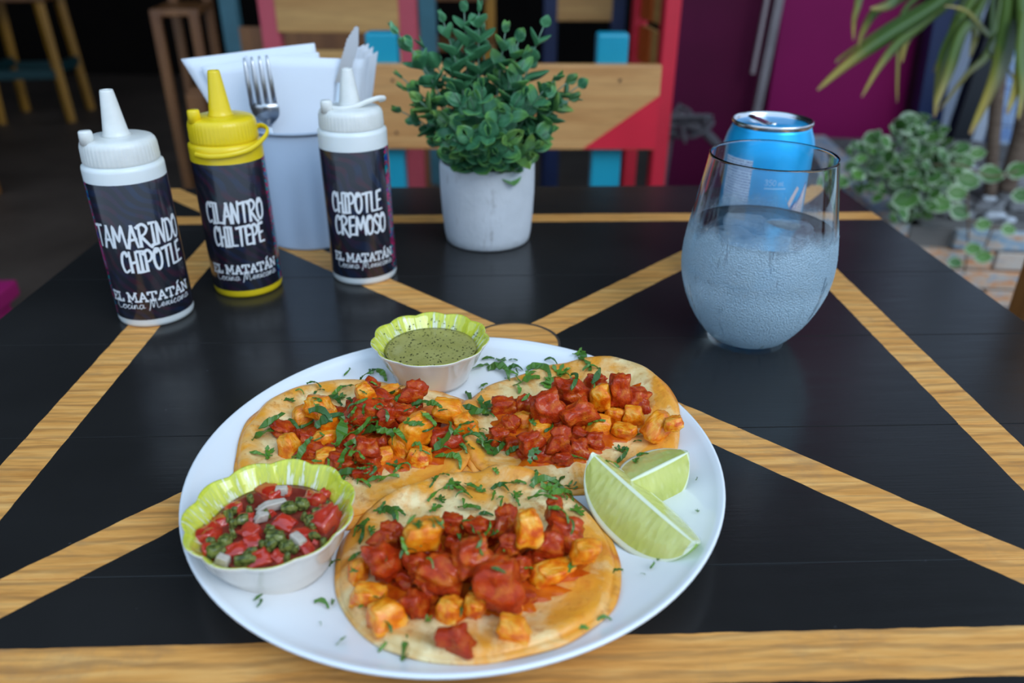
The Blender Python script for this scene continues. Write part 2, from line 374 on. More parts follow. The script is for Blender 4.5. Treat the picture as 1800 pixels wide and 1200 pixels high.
fill_F = [('m', 672, 983, 60, 72, 1), ('m', 683, 942, 52, 40, 1), ('m', 700, 960, 45, 40, 0), ('p', 743, 938, 66, 62, 2), ('m', 795, 922, 42, 40, 1), ('m', 842, 928, 55, 42, 1), ('m', 889, 918, 48, 46, 1),
 ('p', 929, 925, 54, 64, 2), ('m', 975, 894, 34, 34, 1), ('m', 997, 934, 74, 50, 1), ('m', 965, 955, 52, 48, 1), ('m', 895, 962, 48, 42, 1), ('p', 1030, 968, 50, 44, 1), ('p', 972, 1005, 80, 38, 0),
 ('m', 832, 975, 66, 62, 2), ('m', 876, 1024, 82, 92, 1), ('m', 772, 1006, 84, 58, 1), ('m', 735, 992, 50, 44, 1), ('p', 632, 1003, 36, 44, 0), ('p', 648, 1046, 62, 44, 0), ('p', 677, 1080, 72, 52, 0),
 ('m', 729, 1062, 46, 66, 0), ('m', 757, 1045, 42, 44, 0), ('p', 790, 1072, 44, 48, 0), ('p', 834, 1066, 44, 50, 0), ('m', 912, 1005, 46, 48, 0), ('m', 760, 975, 44, 40, 0), ('m', 925, 1048, 40, 26, 0),
 ('m', 800, 960, 40, 40, 0), ('m', 850, 990, 40, 40, 0), ('m', 715, 1020, 40, 36, 0), ('m', 870, 945, 38, 36, 0), ('m', 940, 985, 40, 34, 0), ('m', 820, 1010, 42, 40, 0), ('p', 905, 1070, 30, 28, 0)]
fill_TR = [('m', 888, 713, 48, 34, 0), ('m', 922, 713, 42, 36, 0), ('m', 964, 714, 56, 58, 1), ('m', 1004, 688, 62, 50, 1), ('p', 1055, 698, 42, 46, 1), ('m', 1050, 674, 42, 34, 0), ('m', 1091, 685, 40, 62, 1),
 ('m', 1116, 703, 46, 44, 0), ('m', 1015, 726, 66, 46, 1), ('m', 956, 738, 42, 34, 0), ('p', 917, 739, 34, 30, 0), ('p', 950, 756, 46, 32, 0), ('m', 895, 748, 40, 30, 0), ('m', 878, 766, 40, 34, 0),
 ('m', 933, 774, 46, 36, 1), ('m', 984, 773, 42, 38, 1), ('p', 1011, 751, 34, 30, 0), ('p', 1052, 750, 48, 40, 0), ('p', 1080, 730, 36, 32, 0), ('p', 1114, 733, 40, 40, 0), ('p', 1096, 758, 48, 30, 0),
 ('p', 1158, 748, 60, 46, 0), ('p', 1184, 744, 34, 24, 1), ('m', 1018, 788, 44, 34, 0), ('m', 1045, 775, 34, 34, 0), ('m', 990, 806, 40, 28, 0), ('m', 957, 798, 48, 34, 0), ('m', 928, 795, 42, 24, 0),
 ('m', 1020, 765, 34, 28, 0), ('m', 1075, 708, 36, 34, 0), ('m', 985, 745, 44, 34, 0), ('m', 905, 780, 36, 26, 0), ('m', 1130, 712, 28, 30, 0)]
fill_TL = [('m', 655, 680, 34, 30, 1), ('p', 642, 692, 38, 44, 2), ('m', 630, 715, 44, 36, 0), ('m', 650, 722, 58, 44, 1), ('m', 676, 706, 44, 40, 1), ('p', 684, 690, 38, 30, 1), ('m', 727, 691, 46, 36, 1), ('m', 680, 737, 38, 34, 1),
 ('m', 708, 728, 40, 34, 1), ('p', 790, 722, 62, 38, 1), ('p', 817, 745, 42, 38, 0), ('p', 729, 756, 62, 54, 1), ('p', 707, 784, 46, 38, 0), ('p', 738, 802, 42, 34, 0), ('m', 781, 770, 58, 46, 0), ('m', 686, 758, 38, 28, 0),
 ('m', 640, 757, 44, 28, 0), ('m', 645, 786, 42, 40, 1), ('m', 650, 812, 44, 36, 0), ('p', 673, 804, 44, 30, 0), ('m', 722, 718, 36, 30, 0), ('p', 560, 715, 58, 38, 1), ('p', 530, 733, 40, 36, 0), ('p', 577, 738, 38, 36, 1),
 ('m', 498, 754, 58, 28, 0), ('p', 508, 783, 42, 46, 0), ('m', 545, 772, 46, 36, 0), ('p', 574, 773, 50, 40, 0), ('m', 550, 795, 50, 28, 0), ('p', 573, 806, 40, 34, 0), ('m', 598, 814, 46, 36, 0), ('m', 620, 728, 36, 34, 0),
 ('m', 610, 752, 40, 32, 0), ('m', 615, 782, 42, 36, 0), ('m', 640, 830, 38, 26, 0), ('m', 760, 745, 34, 28, 0), ('m', 668, 780, 36, 32, 0), ('m', 590, 790, 38, 30, 0), ('m', 595, 730, 36, 30, 0)]
# sauce smears under each heap
m = NT('adobo_sauce'); v = m.coords(); n1 = m.noise(v, 120, 4)
m.base(m.ramp(n1, [(.3, (.46, .04, .002)), (.7, (.74, .17, .006))])); m.set('Roughness', .2); m.bump(n1, .5, .0012); M_SAUCE = m.mat
def smear(px, label, k):
    bl = Blob(px, .019); vs = []; fs = []; rings, N = 12, 120
    for i in range(rings+1):
        for j in range(N):
            a = 2*PI*j/N-PI; q = i/rings; r = bl.r(a)*q*(1+(.18*noise.noise(Vector((math.cos(a)*4, math.sin(a)*4, k+.5)))+.22*noise.noise(Vector((math.cos(a)*11, math.sin(a)*11, k+.5))))*q)*.93
            x, y = bl.cx+r*math.cos(a), bl.cy+r*math.sin(a)
            vs.append((x-bl.cx, y-bl.cy, surf(x, y)+.0011*(1-q**4)+.0006*nz(x, y, 150, k)*(1-q)-.0002+.0009*(q < 1)))
    for i in range(rings):
        for j in range(N): j2 = (j+1) % N; fs.append((i*N+j, (i+1)*N+j, (i+1)*N+j2, i*N+j2))
    tag(obj('adobo_sauce', mesh('adobo_sauce', vs, fs, M_SAUCE), loc=(bl.cx, bl.cy, 0)), label, 'sauce', 'pools of red sauce under the meat')
smear([(640, 985), (700, 925), (800, 905), (900, 900), (1000, 915), (1050, 965), (1015, 1020), (935, 1062), (850, 1075), (760, 1085), (700, 1070), (650, 1040)], 'red orange sauce pooled under the meat of the front taco', 1)
smear([(860, 770), (875, 710), (960, 690), (1050, 670), (1120, 690), (1140, 740), (1080, 775), (1030, 800), (960, 815), (890, 800)], 'red orange sauce pooled under the meat of the back right taco', 2)
smear([(480, 765), (530, 735), (600, 705), (700, 680), (790, 705), (830, 745), (790, 790), (720, 815), (640, 835), (560, 815), (500, 800)], 'red orange sauce pooled under the meat of the left taco', 3)
ORD = ['first', 'second', 'third', 'fourth', 'fifth', 'sixth', 'seventh', 'eighth', 'ninth', 'tenth', 'eleventh', 'twelfth', 'thirteenth', 'fourteenth', 'fifteenth', 'sixteenth', 'seventeenth', 'eighteenth', 'nineteenth', 'twentieth']
def ranks(items):      # items: (key, u, v) -> words that single each out by row and order from the left
    srt = sorted(items, key=lambda t: t[2]); n = len(srt); k = 3 if n > 5 else 1; out = {}
    for r in range(k):
        row = sorted(srt[r*n//k:(r+1)*n//k], key=lambda t: t[1]); nm = ['back', 'middle', 'front'][r] if k == 3 else ''
        for i, (key, u, v) in enumerate(row): out[key] = ('%s row, %s from left' % (nm, ORD[i])) if nm else '%s from left' % ORD[i]
    return out
def fill(lst, where, special={}):
    rk = {}
    for kk in 'mp': rk.update(ranks([((k, u, v), u, v) for k, u, v, a, h, l in lst if k == kk]))
    for i, (k, u, v, a, h, l) in enumerate(sorted(lst, key=lambda t: (t[5], t[2]))):
        kindw = 'red meat chunk' if k == 'm' else 'yellow pineapple chunk'
        place_chunk(k, u, v, a, h, l, special.get((u, v), '%s on the %s, %s' % (kindw, where, rk[(k, u, v)])), '%ss on the %s' % (kindw, where))
fill(fill_F, 'front taco', {(743, 938): 'pale upright pineapple chunk on top of the front heap, at its left', (929, 925): 'tall yellow pineapple chunk on top of the front heap, nearest the long lime wedge', (972, 1005): 'flat oblong pineapple chunk lying at the right foot of the front heap',
     (876, 1024): 'biggest glossy red meat chunk, in the middle front of the front heap', (677, 1080): 'rounded pineapple chunk lowest at the left of the front taco', (672, 983): 'rough red meat chunk at the left end of the front heap'})
place_chunk('m', 800, 1122, 60, 58, 0, 'lone dark red meat chunk at the front edge of the front taco', 'red meat chunks on the front taco')
place_chunk('p', 903, 1105, 62, 42, 0, 'lone orange pineapple chunk right of the lone meat chunk on the front taco', 'yellow pineapple chunks on the front taco')
fill(fill_TR, 'back right taco', {(1158, 748): 'big pineapple chunk at the right edge of the back right taco', (1055, 698): 'shiny pineapple chunk standing in the middle of the back right heap', (1091, 685): 'tall pointed meat chunk standing at the back of the back right heap'})
fill(fill_TL, 'left taco', {(642, 692): 'pale upright pineapple chunk topping the left heap', (790, 722): 'long pineapple slab at the right end of the left taco', (508, 783): 'orange pineapple chunk at the left end of the left taco', (727, 691): 'dark red meat chunk at the back of the left taco by the green salsa bowl', (498, 754): 'long thin meat strip at the left end of the left taco'})

# bowls -----------------------------------------------------------------
m = NT('lime_green_bowl_glaze'); v = m.coords(); sep = m.n('SeparateXYZ'); m.l(v, sep.inputs[0])
ang = m.math('ARCTAN2', sep.outputs[1], sep.outputs[0]); cmb = m.n('CombineXYZ'); m.l(m.math('MULTIPLY', ang, 3.0), cmb.inputs[0]); m.l(m.math('MULTIPLY', sep.outputs[2], 18), cmb.inputs[1])
ns = m.noise(cmb.outputs[0], 4.5, 4, .6)
up_ = m.math('MULTIPLY', m.math('SUBTRACT', sep.outputs[2], .014), 16)
m.base(m.ramp(m.math('ADD', ns, m.math('MULTIPLY', up_, .45)), [(.43, (.78, .78, .58)), (.52, (.52, .55, .06)), (.66, (.66, .66, .05)), (.85, (.76, .74, .22))]))
m.set('Roughness', .08); m.set('Coat Weight', .5); M_LIMEG = m.mat
m = NT('cream_bowl_glaze'); v = m.coords(); m.base(m.ramp(m.noise(v, 30, 3), [(.3, (.66, .60, .53)), (.7, (.74, .69, .62))])); m.set('Roughness', .14); m.set('Coat Weight', .4); M_CREAM = m.mat
def bowl(x, y, z0, R, h, rb, nl, phase, label, tilt=0):
    out = [(rb*.8, .0008, 0), (rb*.88, 0, 0), (rb, 0, 0), (rb*1.03, .002, .0), (rb*1.12, h*.3, .05), (rb*1.27, h*.52, .2), (R*.89, h*.74, .6), (R*.965, h*.90, 1), (R*1.0, h*.975, 1.05)]
    inn = [(R*.995, h*1.0, 1.05), (R*.975, h*.995, 1.05), (R*.94, h*.95, 1), (R*.86, h*.78, .9), (R*.74, h*.55, .75), (R*.60, h*.3, .45), (R*.45, h*.15, .2), (R*.2, h*.12, 0), (0, h*.12, 0)]
    pr_ = out+inn; N = 168; vs = []; fs = []; mi = []
    for r, z, k in pr_:
        for j in range(N):
            a = 2*PI*j/N; lob = abs(math.cos(nl*a/2+phase))**1.0-.62
            rr2 = r*(1+.055*lob*k*(1 if z > h*.9 or r >= R*.85 else .4)); zz = z+.0015*lob*max(0, k-.6)*(h/.027)
            vs.append((rr2*math.cos(a), rr2*math.sin(a), zz))
    for i in range(len(pr_)-1):
        for j in range(N): fs.append((i*N+j, i*N+(j+1) % N, (i+1)*N+(j+1) % N, (i+1)*N+j)); mi.append(0 if i < len(out) else 1)
    fs.append(tuple(range(N-1, -1, -1))); mi.append(0)
    me = mesh('sauce_bowl', vs, fs, [M_CREAM, M_LIMEG], True, mi)
    o = obj('sauce_bowl', me, loc=(x, y, z0)); tag(o, label, 'bowl', 'scalloped sauce bowls on the plate'); return o
VX, VY, PX_, PY_ = -.0478, .4035, -.0990, .2500
VB = (.0340, .0252, .0222); PB = (.0342, .0262, .0230)
bowl(VX, VY, surf(VX, VY)+.0002, VB[0], VB[1], VB[2], 11, .3, 'small scalloped ceramic bowl, lime green inside, holding green salsa')
bowl(PX_, PY_, surf(PX_, PY_)+.0002, PB[0], PB[1], PB[2], 11, .9, 'small scalloped ceramic bowl, lime green inside, holding chopped tomato salsa')
def liquid(name, x, y, z, r, mat, label, cat):
    vs = [(0, 0, 0)]; fs = []; N = 72; rings = 12
    for i in range(1, rings+1):
        for j in range(N):
            a = 2*PI*j/N; q = r*i/rings; vs.append((q*math.cos(a), q*math.sin(a), (.0007*(i/rings)**8)+.0003*nz(q*math.cos(a)+x, q*math.sin(a)+y, 90)))
    for j in range(N): fs.append((0, 1+j, 1+(j+1) % N))
    for i in range(rings-1):
        for j in range(N): a, c = 1+i*N+j, 1+i*N+(j+1) % N; fs.append((a, a+N, c+N, c))
    base = len(vs)
    for j in range(N): a = 2*PI*j/N; vs.append((r*.82*math.cos(a), r*.82*math.sin(a), -.007))
    for j in range(N): j2 = (j+1) % N; k = 1+(rings-1)*N; fs.append((k+j, base+j, base+j2, k+j2))
    fs.append(tuple(base+j for j in range(N-1, -1, -1)))
    return tag(obj(name, mesh(name, vs, fs, mat), loc=(x, y, z)), label, cat)
m = NT('green_herb_salsa'); v = m.coords(); n1 = m.noise(v, 60, 3); n2 = m.noise(m.coords(scale=(1, 1.8, 1)), 420, 2, .6)
c = m.ramp(n1, [(.3, (.30, .27, .07)), (.7, (.40, .36, .12))]); c = m.mix(m.ramp(n2, [(.60, 0.0), (.72, .7)]), c, (.055, .065, .02)); m.base(c)
m.set('Roughness', .12); m.bump(n2, .15, .0005); M_VERDE = m.mat
VZ = surf(VX, VY)+.0178
verde = liquid('green_salsa', VX, VY, VZ, .0268, M_VERDE, 'murky green salsa with dark herb flecks filling the rear bowl', 'salsa')
M_FLECK = plain('dark_herb_fleck', (.03, .035, .012), .4)
b = MB(); rf = random.Random(5)
for i in range(150):
    a, q = rf.uniform(0, 2*PI), .0258*math.sqrt(rf.random()); s = rf.uniform(.0002, .0006)
    b.box((q*math.cos(a), q*math.sin(a), .0008*(q/.0268)**8+.0002), (s*2, s, .0002), rf.uniform(0, 3))
obj('herb_flecks', b.mesh('herb_flecks', M_FLECK, False), verde, kind='stuff')
b = MB()
for i in range(26):
    a = rf.uniform(.2, 2.9); q = .0275+rf.uniform(0, .0035); s = rf.uniform(.0003, .0006)
    b.box((q*math.cos(a), q*math.sin(a), .0010+(q-.0275)*1.1), (s*1.6, s, .0003), rf.uniform(0, 3))
obj('herb_flecks', b.mesh('herb_flecks', M_FLECK, False), verde, kind='stuff')
m = NT('tomato_juice'); v = m.coords(); m.base(m.ramp(m.noise(v, 120, 3), [(.3, (.14, .015, .010)), (.7, (.26, .05, .03))])); m.set('Roughness', .06); m.bump(m.noise(v, 200, 2), .3, .001); M_JUICE = m.mat
PZ = surf(PX_, PY_)+.0180
liquid('tomato_salsa_juice', PX_, PY_, PZ, .0262, M_JUICE, 'dark red tomato juice pooled in the front left bowl', 'salsa')
m = NT('ripe_tomato_flesh'); v = m.coords(); oi = m.n('ObjectInfo'); c = m.ramp(m.noise(v, 1.6, 3), [(.3, (.34, .008, .006)), (.55, (.56, .035, .012)), (.75, (.62, .12, .05))]); c = m.mix(m.math('MULTIPLY', oi.outputs['Random'], .35), c, (.52, .09, .06)); m.base(c); m.set('Roughness', .12); m.set('Coat Weight', .5); m.set('Subsurface Weight', .2); m.set('Subsurface Radius', (.004, .001, .0005)); M_TOM = m.mat
M_ONION = plain('translucent_onion', (.52, .45, .38), .15, var=.15, vs=2, sss=.3)
m = NT('chopped_green_herb'); v = m.coords(); m.base(m.ramp(m.noise(v, 2.5, 4), [(.35, (.03, .05, .008)), (.6, (.20, .22, .05))])); m.set('Roughness', .25); M_HERB = m.mat
TOMS = [chunk_mesh('tomato_dice', M_TOM, 40+i, .26, .72) for i in range(8)]
ONIS = [chunk_mesh('onion_dice', M_ONION, 50+i, .12, .8) for i in range(3)]
HERS = [chunk_mesh('herb_dice', M_HERB, 60+i, .22, .55) for i in range(4)]
pico = [('t', 352, 948, 40, 52), ('t', 372, 968, 36, 40), ('t', 474, 868, 62, 34), ('t', 410, 898, 40, 34), ('t', 442, 938, 42, 36), ('t', 446, 955, 36, 34), ('t', 500, 922, 56, 38), ('t', 530, 946, 56, 42), ('t', 574, 920, 50, 60),
 ('t', 556, 880, 48, 40), ('t', 455, 986, 52, 38), ('t', 415, 972, 56, 32), ('t', 540, 968, 44, 28), ('t', 500, 868, 36, 30), ('t', 388, 920, 36, 28), ('t', 432, 912, 36, 28), ('t', 490, 985, 44, 30), ('t', 575, 872, 26, 30),
 ('t', 470, 905, 34, 28), ('o', 478, 888, 48, 20), ('o', 460, 908, 22, 18), ('o', 524, 950, 28, 20), ('o', 392, 984, 26, 20), ('o', 495, 862, 24, 16), ('h', 380, 966, 24, 34), ('h', 396, 950, 20, 24), ('h', 485, 943, 34, 28),
 ('h', 504, 958, 30, 20), ('h', 508, 892, 26, 20), ('h', 545, 914, 20, 22), ('h', 430, 984, 40, 18), ('h', 425, 912, 24, 20), ('h', 402, 906, 12, 34), ('h', 562, 900, 26, 12), ('h', 440, 970, 24, 14), ('h', 530, 885, 26, 22), ('h', 475, 958, 26, 20), ('h', 475, 930, 22, 14)]
rp2 = random.Random(31)
for _ in range(26): pico.append((rp2.choice('hht'), rp2.uniform(365, 580), rp2.uniform(875, 980), rp2.uniform(9, 18), rp2.uniform(8, 14)))
NMS = {'t': ('tomato_piece', 'tomato', TOMS, 'diced tomato in the salsa bowl', 'diced tomato in the salsa bowl'), 'o': ('onion_piece', 'onion', ONIS, 'pale onion sliver in the salsa bowl', 'onion in the salsa bowl'),
       'h': ('herb_piece', 'herb', HERS, 'green herb clump in the salsa bowl', 'chopped herb in the salsa bowl')}
SPC = {('t', 574, 920): 'big light red tomato wedge at the right side of the tomato salsa bowl', ('t', 352, 948): 'tomato piece at the left end of the tomato salsa bowl', ('t', 474, 868): 'long tomato wedge rising at the back of the tomato salsa bowl', ('o', 478, 888): 'long whitish onion strip lying across the middle of the tomato salsa', ('t', 455, 986): 'pinkish tomato piece at the front rim of the tomato salsa'}
rt = random.Random(9); rkp = {}
for kk in 'toh': rkp.update(ranks([((k, u, v), u, v) for k, u, v, a, h in pico if k == kk]))
for k, u, v, a, h in pico:
    nm, ct, mm, lb, gp = NMS[k]
    z = PZ+{'t': -.0006, 'o': .0026, 'h': .0024}[k]; p = P(u, v, z); s = depth(p)/F_PX
    dx, dy = p.x-PX_, p.y-PY_; q = math.hypot(dx, dy); lim = .0285-a*s*.42
    if q > lim: p.x = PX_+dx/q*lim; p.y = PY_+dy/q*lim
    rz = .55 if (k, u) == ('o', 478) else rt.uniform(-.8, .8)
    hh = h*s*.55 if k == 't' else h*s*.3
    o = obj(nm, rt.choice(mm), loc=p, rot=(rt.uniform(-.3, .3), rt.uniform(-.3, .3), rz), scale=(a*s*(.86 if k == 't' else 1), h*s*.9, max(hh, .003)*1.4))
    tag(o, SPC.get((k, u, v), '%s, %s' % (lb, rkp[(k, u, v)])), ct, gp)

# lime wedges -------------------------------------------------------------
m = NT('lime_pulp'); v = m.coords(); vo = m.n('TexVoronoi'); vo.inputs['Scale'].default_value = 1.0; m.l(m.coords(scale=(330, 120, 120)), vo.inputs[0]); n1 = m.noise(v, 50, 4)
c = m.ramp(n1, [(.3, (.52, .55, .10)), (.7, (.68, .68, .24))]); c = m.mix(m.ramp(vo.outputs[0], [(.0, .35), (.35, 0.0)]), c, (.78, .80, .46)); m.base(c)
m.set('Roughness', .15); m.bump(vo.outputs[0], .4, .0008); m.set('Subsurface Weight', .3); m.set('Subsurface Radius', (.006, .006, .002)); M_PULP = m.mat
M_PITH = plain('pale_pith', (.76, .80, .58), .4, var=.06, vs=80)
m = NT('lime_rind'); v = m.coords(); n1 = m.noise(v, 40, 3); m.base(m.ramp(n1, [(.3, (.13, .30, .012)), (.7, (.32, .50, .02))])); m.set('Roughness', .25); m.bump(m.noise(v, 700, 2), .3, .0004); M_RIND = m.mat
def lime(loc, ax_dir, L, R, half, roll, label):
    NX, NR, NA = 36, 12, 16; b = MB()
    def pt(t, q, a):         # t along core -1..1, q radial 0..1, a sector angle
        rr_ = R*math.sqrt(max(0, 1-abs(t)**2.3))*q
        return Vector((t*L/2, math.sin(a)*rr_, -math.cos(a)*rr_))
    ts = [math.sin(-PI/2+PI*i/NX) for i in range(NX+1)]
    for sgn in (-1, 1):
        qs = [0, .06]+[.06+.80*i/(NR-2) for i in range(1, NR-1)]+[.89, .95, 1.0]
        vs = []; 
        for t in ts:
            for q in qs:
                p = pt(t, q, sgn*half)
                if .06 < q < .86:   # pulp swells a little between membranes
                    p += Vector((0, math.cos(half)*sgn, math.sin(half)))*(.0005*math.sin(PI*(q-.06)/.8)*(1+noise.noise(Vector((t*9, q*6, sgn)))))
                vs.append(p)
        nq = len(qs)
        for i in range(NX):
            for j in range(nq-1):
                f = [i*nq+j, (i+1)*nq+j, (i+1)*nq+j+1, i*nq+j+1]
                if sgn < 0: f = f[::-1]
                tm = abs(ts[i]+ts[i+1])/2
                b.add([vs[k] for k in f], [(0, 1, 2, 3)], 1 if (j == 0 or qs[j] >= .88 or tm > .93) else 0)
    vs = [pt(t, 1, -half+2*half*k/NA) for t in ts for k in range(NA+1)]
    b.add(vs, [(i*(NA+1)+k, i*(NA+1)+k+1, (i+1)*(NA+1)+k+1, (i+1)*(NA+1)+k) for i in range(NX) for k in range(NA)], 2)
    me = b.mesh('lime_wedge', [M_PULP, M_PITH, M_RIND])
    bm = bmesh.new(); bm.from_mesh(me); bmesh.ops.remove_doubles(bm, verts=bm.verts, dist=1e-6); bm.to_mesh(me); bm.free()
    d = Vector(ax_dir).normalized(); up = Vector((0, 0, 1)); y = up.cross(d).normalized(); z = d.cross(y)
    M = Matrix((d, y, z)).transposed() @ Matrix.Rotation(roll, 3, 'X')
    zmin = min((M@q.co).z for q in me.vertices)
    o = obj('lime_wedge', me, loc=loc, rot=M); tag(o, label, 'lime', 'lime wedges on the plate')
    reg(me, Matrix.Translation(loc) @ M.to_4x4()); return o
a0, a1 = P(1040, 805, .031), P(1222, 965, .022)
LW1 = lime((a0+a1)/2+Vector((0, 0, .003)), a1-a0, (a1-a0).length*1.0, .0235, math.radians(43), math.radians(9), 'long lime wedge in front of the shorter one, cut face up')
a0, a1 = P(1104, 836, .027), P(1198, 790, .034)
LW2 = lime((a0+a1)/2+Vector((.001, -.002, -.001)), a1-a0, (a1-a0).length*1.15, .0255, math.radians(36), math.radians(30), 'short lime wedge behind the long one, its bright green rind to the left')

# cilantro ------------------------------------------------------------
m = NT('fresh_cilantro'); v = m.coords('Object'); oi = m.n('ObjectInfo'); n1 = m.noise(v, 3, 2)
c = m.mix(oi.outputs['Random'], (.030, .100, .010), (.12, .27, .022)); c = m.mix(m.ramp(n1, [(.4, 0.0), (.7, .4)]), c, (.025, .09, .03)); m.base(c)
m.set('Roughness', .35); m.set('Subsurface Weight', .0); M_CIL = m.mat
def strip_mesh(seed):
    r = random.Random(seed); n = 9; pts = []; a = 0; p = Vector((-.5, 0, 0)); z = 0
    kink = r.uniform(-2.4, 2.4); hump = r.uniform(.02, .22); wd = r.uniform(.15, .30)
    vs = []; fs = []
    for i in range(n+1):
        t = i/n; pts.append((p.copy(), a)); a += kink/n*(1.5 if r.random() < .3 else .8); p = p+Vector((math.cos(a), math.sin(a), 0))/n
    c = sum((q[0] for q in pts), Vector())/len(pts)
    for i, (q, a) in enumerate(pts):
        t = i/n; tw = r.uniform(-.5, .5)+.8*math.sin(seed+t*3); wd2 = wd*(.55+.45*math.sin(PI*min(1, t*1.1+.1)))*(1+.25*r.uniform(-1, 1))
        nrm = Vector((-math.sin(a), math.cos(a), 0))*math.cos(tw)+Vector((0, 0, 1))*math.sin(tw)*.8
        q = q-c+Vector((0, 0, hump*math.sin(PI*t)))
        for sg in (-1, 1): vs.append(q+nrm*wd2*sg*.5+Vector((0, 0, .02)))
        for sg in (-1, 1): vs.append(q+nrm*wd2*sg*.5-Vector((0, 0, .015)))
    for i in range(n):
        k = i*4; fs += [(k, k+1, k+5, k+4), (k+2, k+6, k+7, k+3), (k, k+4, k+6, k+2), (k+1, k+3, k+7, k+5)]
    fs += [(0, 2, 3, 1), (n*4, n*4+1, n*4+3, n*4+2)]
    return mesh('cilantro_strip', vs, fs, M_CIL, False)
def frond_mesh(seed):
    r = random.Random(seed); b = MB()
    for k in range(5):
        a = -1.5+k*.75+r.uniform(-.2, .2); L = r.uniform(.35, .6); d = Vector((math.cos(a), math.sin(a), 0)); n_ = Vector((-d.y, d.x, 0)); zz = r.uniform(-.02, .15)
        pr_ = [(0, .03), (.35, .12), (.5, .07), (.7, .15), (.85, .08), (1, .02)]
        vs = []
        for t, w2 in pr_:
            q = d*(t*L)+Vector((0, 0, zz*t+.05*math.sin(t*5+seed)))
            vs += [q+n_*w2*.8, q-n_*w2*.8, q-Vector((0, 0, .02))]
        fs = []
        for i in range(len(pr_)-1): j = i*3; fs += [(j, j+1, j+4, j+3), (j+1, j+2, j+5, j+4), (j+2, j, j+3, j+5)]
        b.add(vs, fs)
    return b.mesh('cilantro_frond', M_CIL, False)
STR = [strip_mesh(i) for i in range(14)]; FRO = [frond_mesh(i) for i in range(5)]
# height surface for scattering: tortillas/plate grid + chunks
gn = 150; gx0, gy0, gs = PCX-.125, PCY-.125, .25/gn
n0 = len(bv_v)
for j in range(gn+1):
    for i in range(gn+1): x, y = gx0+i*gs, gy0+j*gs; bv_v.append(Vector((x, y, surf(x, y)+.0008)))
for j in range(gn):
    for i in range(gn): k = n0+j*(gn+1)+i; bv_f.append((k, k+1, k+gn+2, k+gn+1))
bvh = BVHTree.FromPolygons(bv_v, bv_f)
def drop(u, v):
    d = ray(u, v).normalized(); h, nn, i, t = bvh.ray_cast(Vector((0, 0, H)), d); 
    if h is None: return None, None
    if nn.z < 0: nn = -nn
    return h, nn
rci = random.Random(21)
def cil(u, v, L, ang=None, kind='s', where=None):
    h, nn = drop(u, v)
    if h is None or math.hypot(h.x-PCX, h.y-PCY) > .1255: return
    # top of the heap right here so that it lies on, not in, the food
    hh, n2, _, _ = bvh.ray_cast(h+Vector((0, 0, .05)), Vector((0, 0, -1)))
    s = depth(h)/F_PX; nn = (nn+Vector((0, 0, 1.3))).normalized()
    q = Vector((0, 0, 1)).rotation_difference(nn).to_matrix(); a = math.radians(ang) if ang is not None else rci.uniform(0, 2*PI)
    if where is None:
        fi, l_, r_ = F1.inside(h.x, h.y), TL1.inside(h.x, h.y), TR1.inside(h.x, h.y)
        where = 'front' if fi > 0 else 'left' if l_ > 0 else 'back right' if r_ > 0 else 'plate'
    lb = 'loose shred of green cilantro lying on the bare plate' if where == 'plate' else 'shred of green cilantro scattered over the %s taco' % where
    gp = 'cilantro shreds on the plate' if where == 'plate' else 'cilantro shreds on the %s taco' % where
    M = q @ Matrix.Rotation(a, 3, 'Z')
    o = obj('cilantro_shred' if kind == 's' else 'cilantro_frond', rci.choice(STR if kind == 's' else FRO), loc=h+nn*.0006, rot=M, scale=L*s*(1.15 if kind == 's' else 1.05))
    tag(o, lb, 'cilantro', gp)
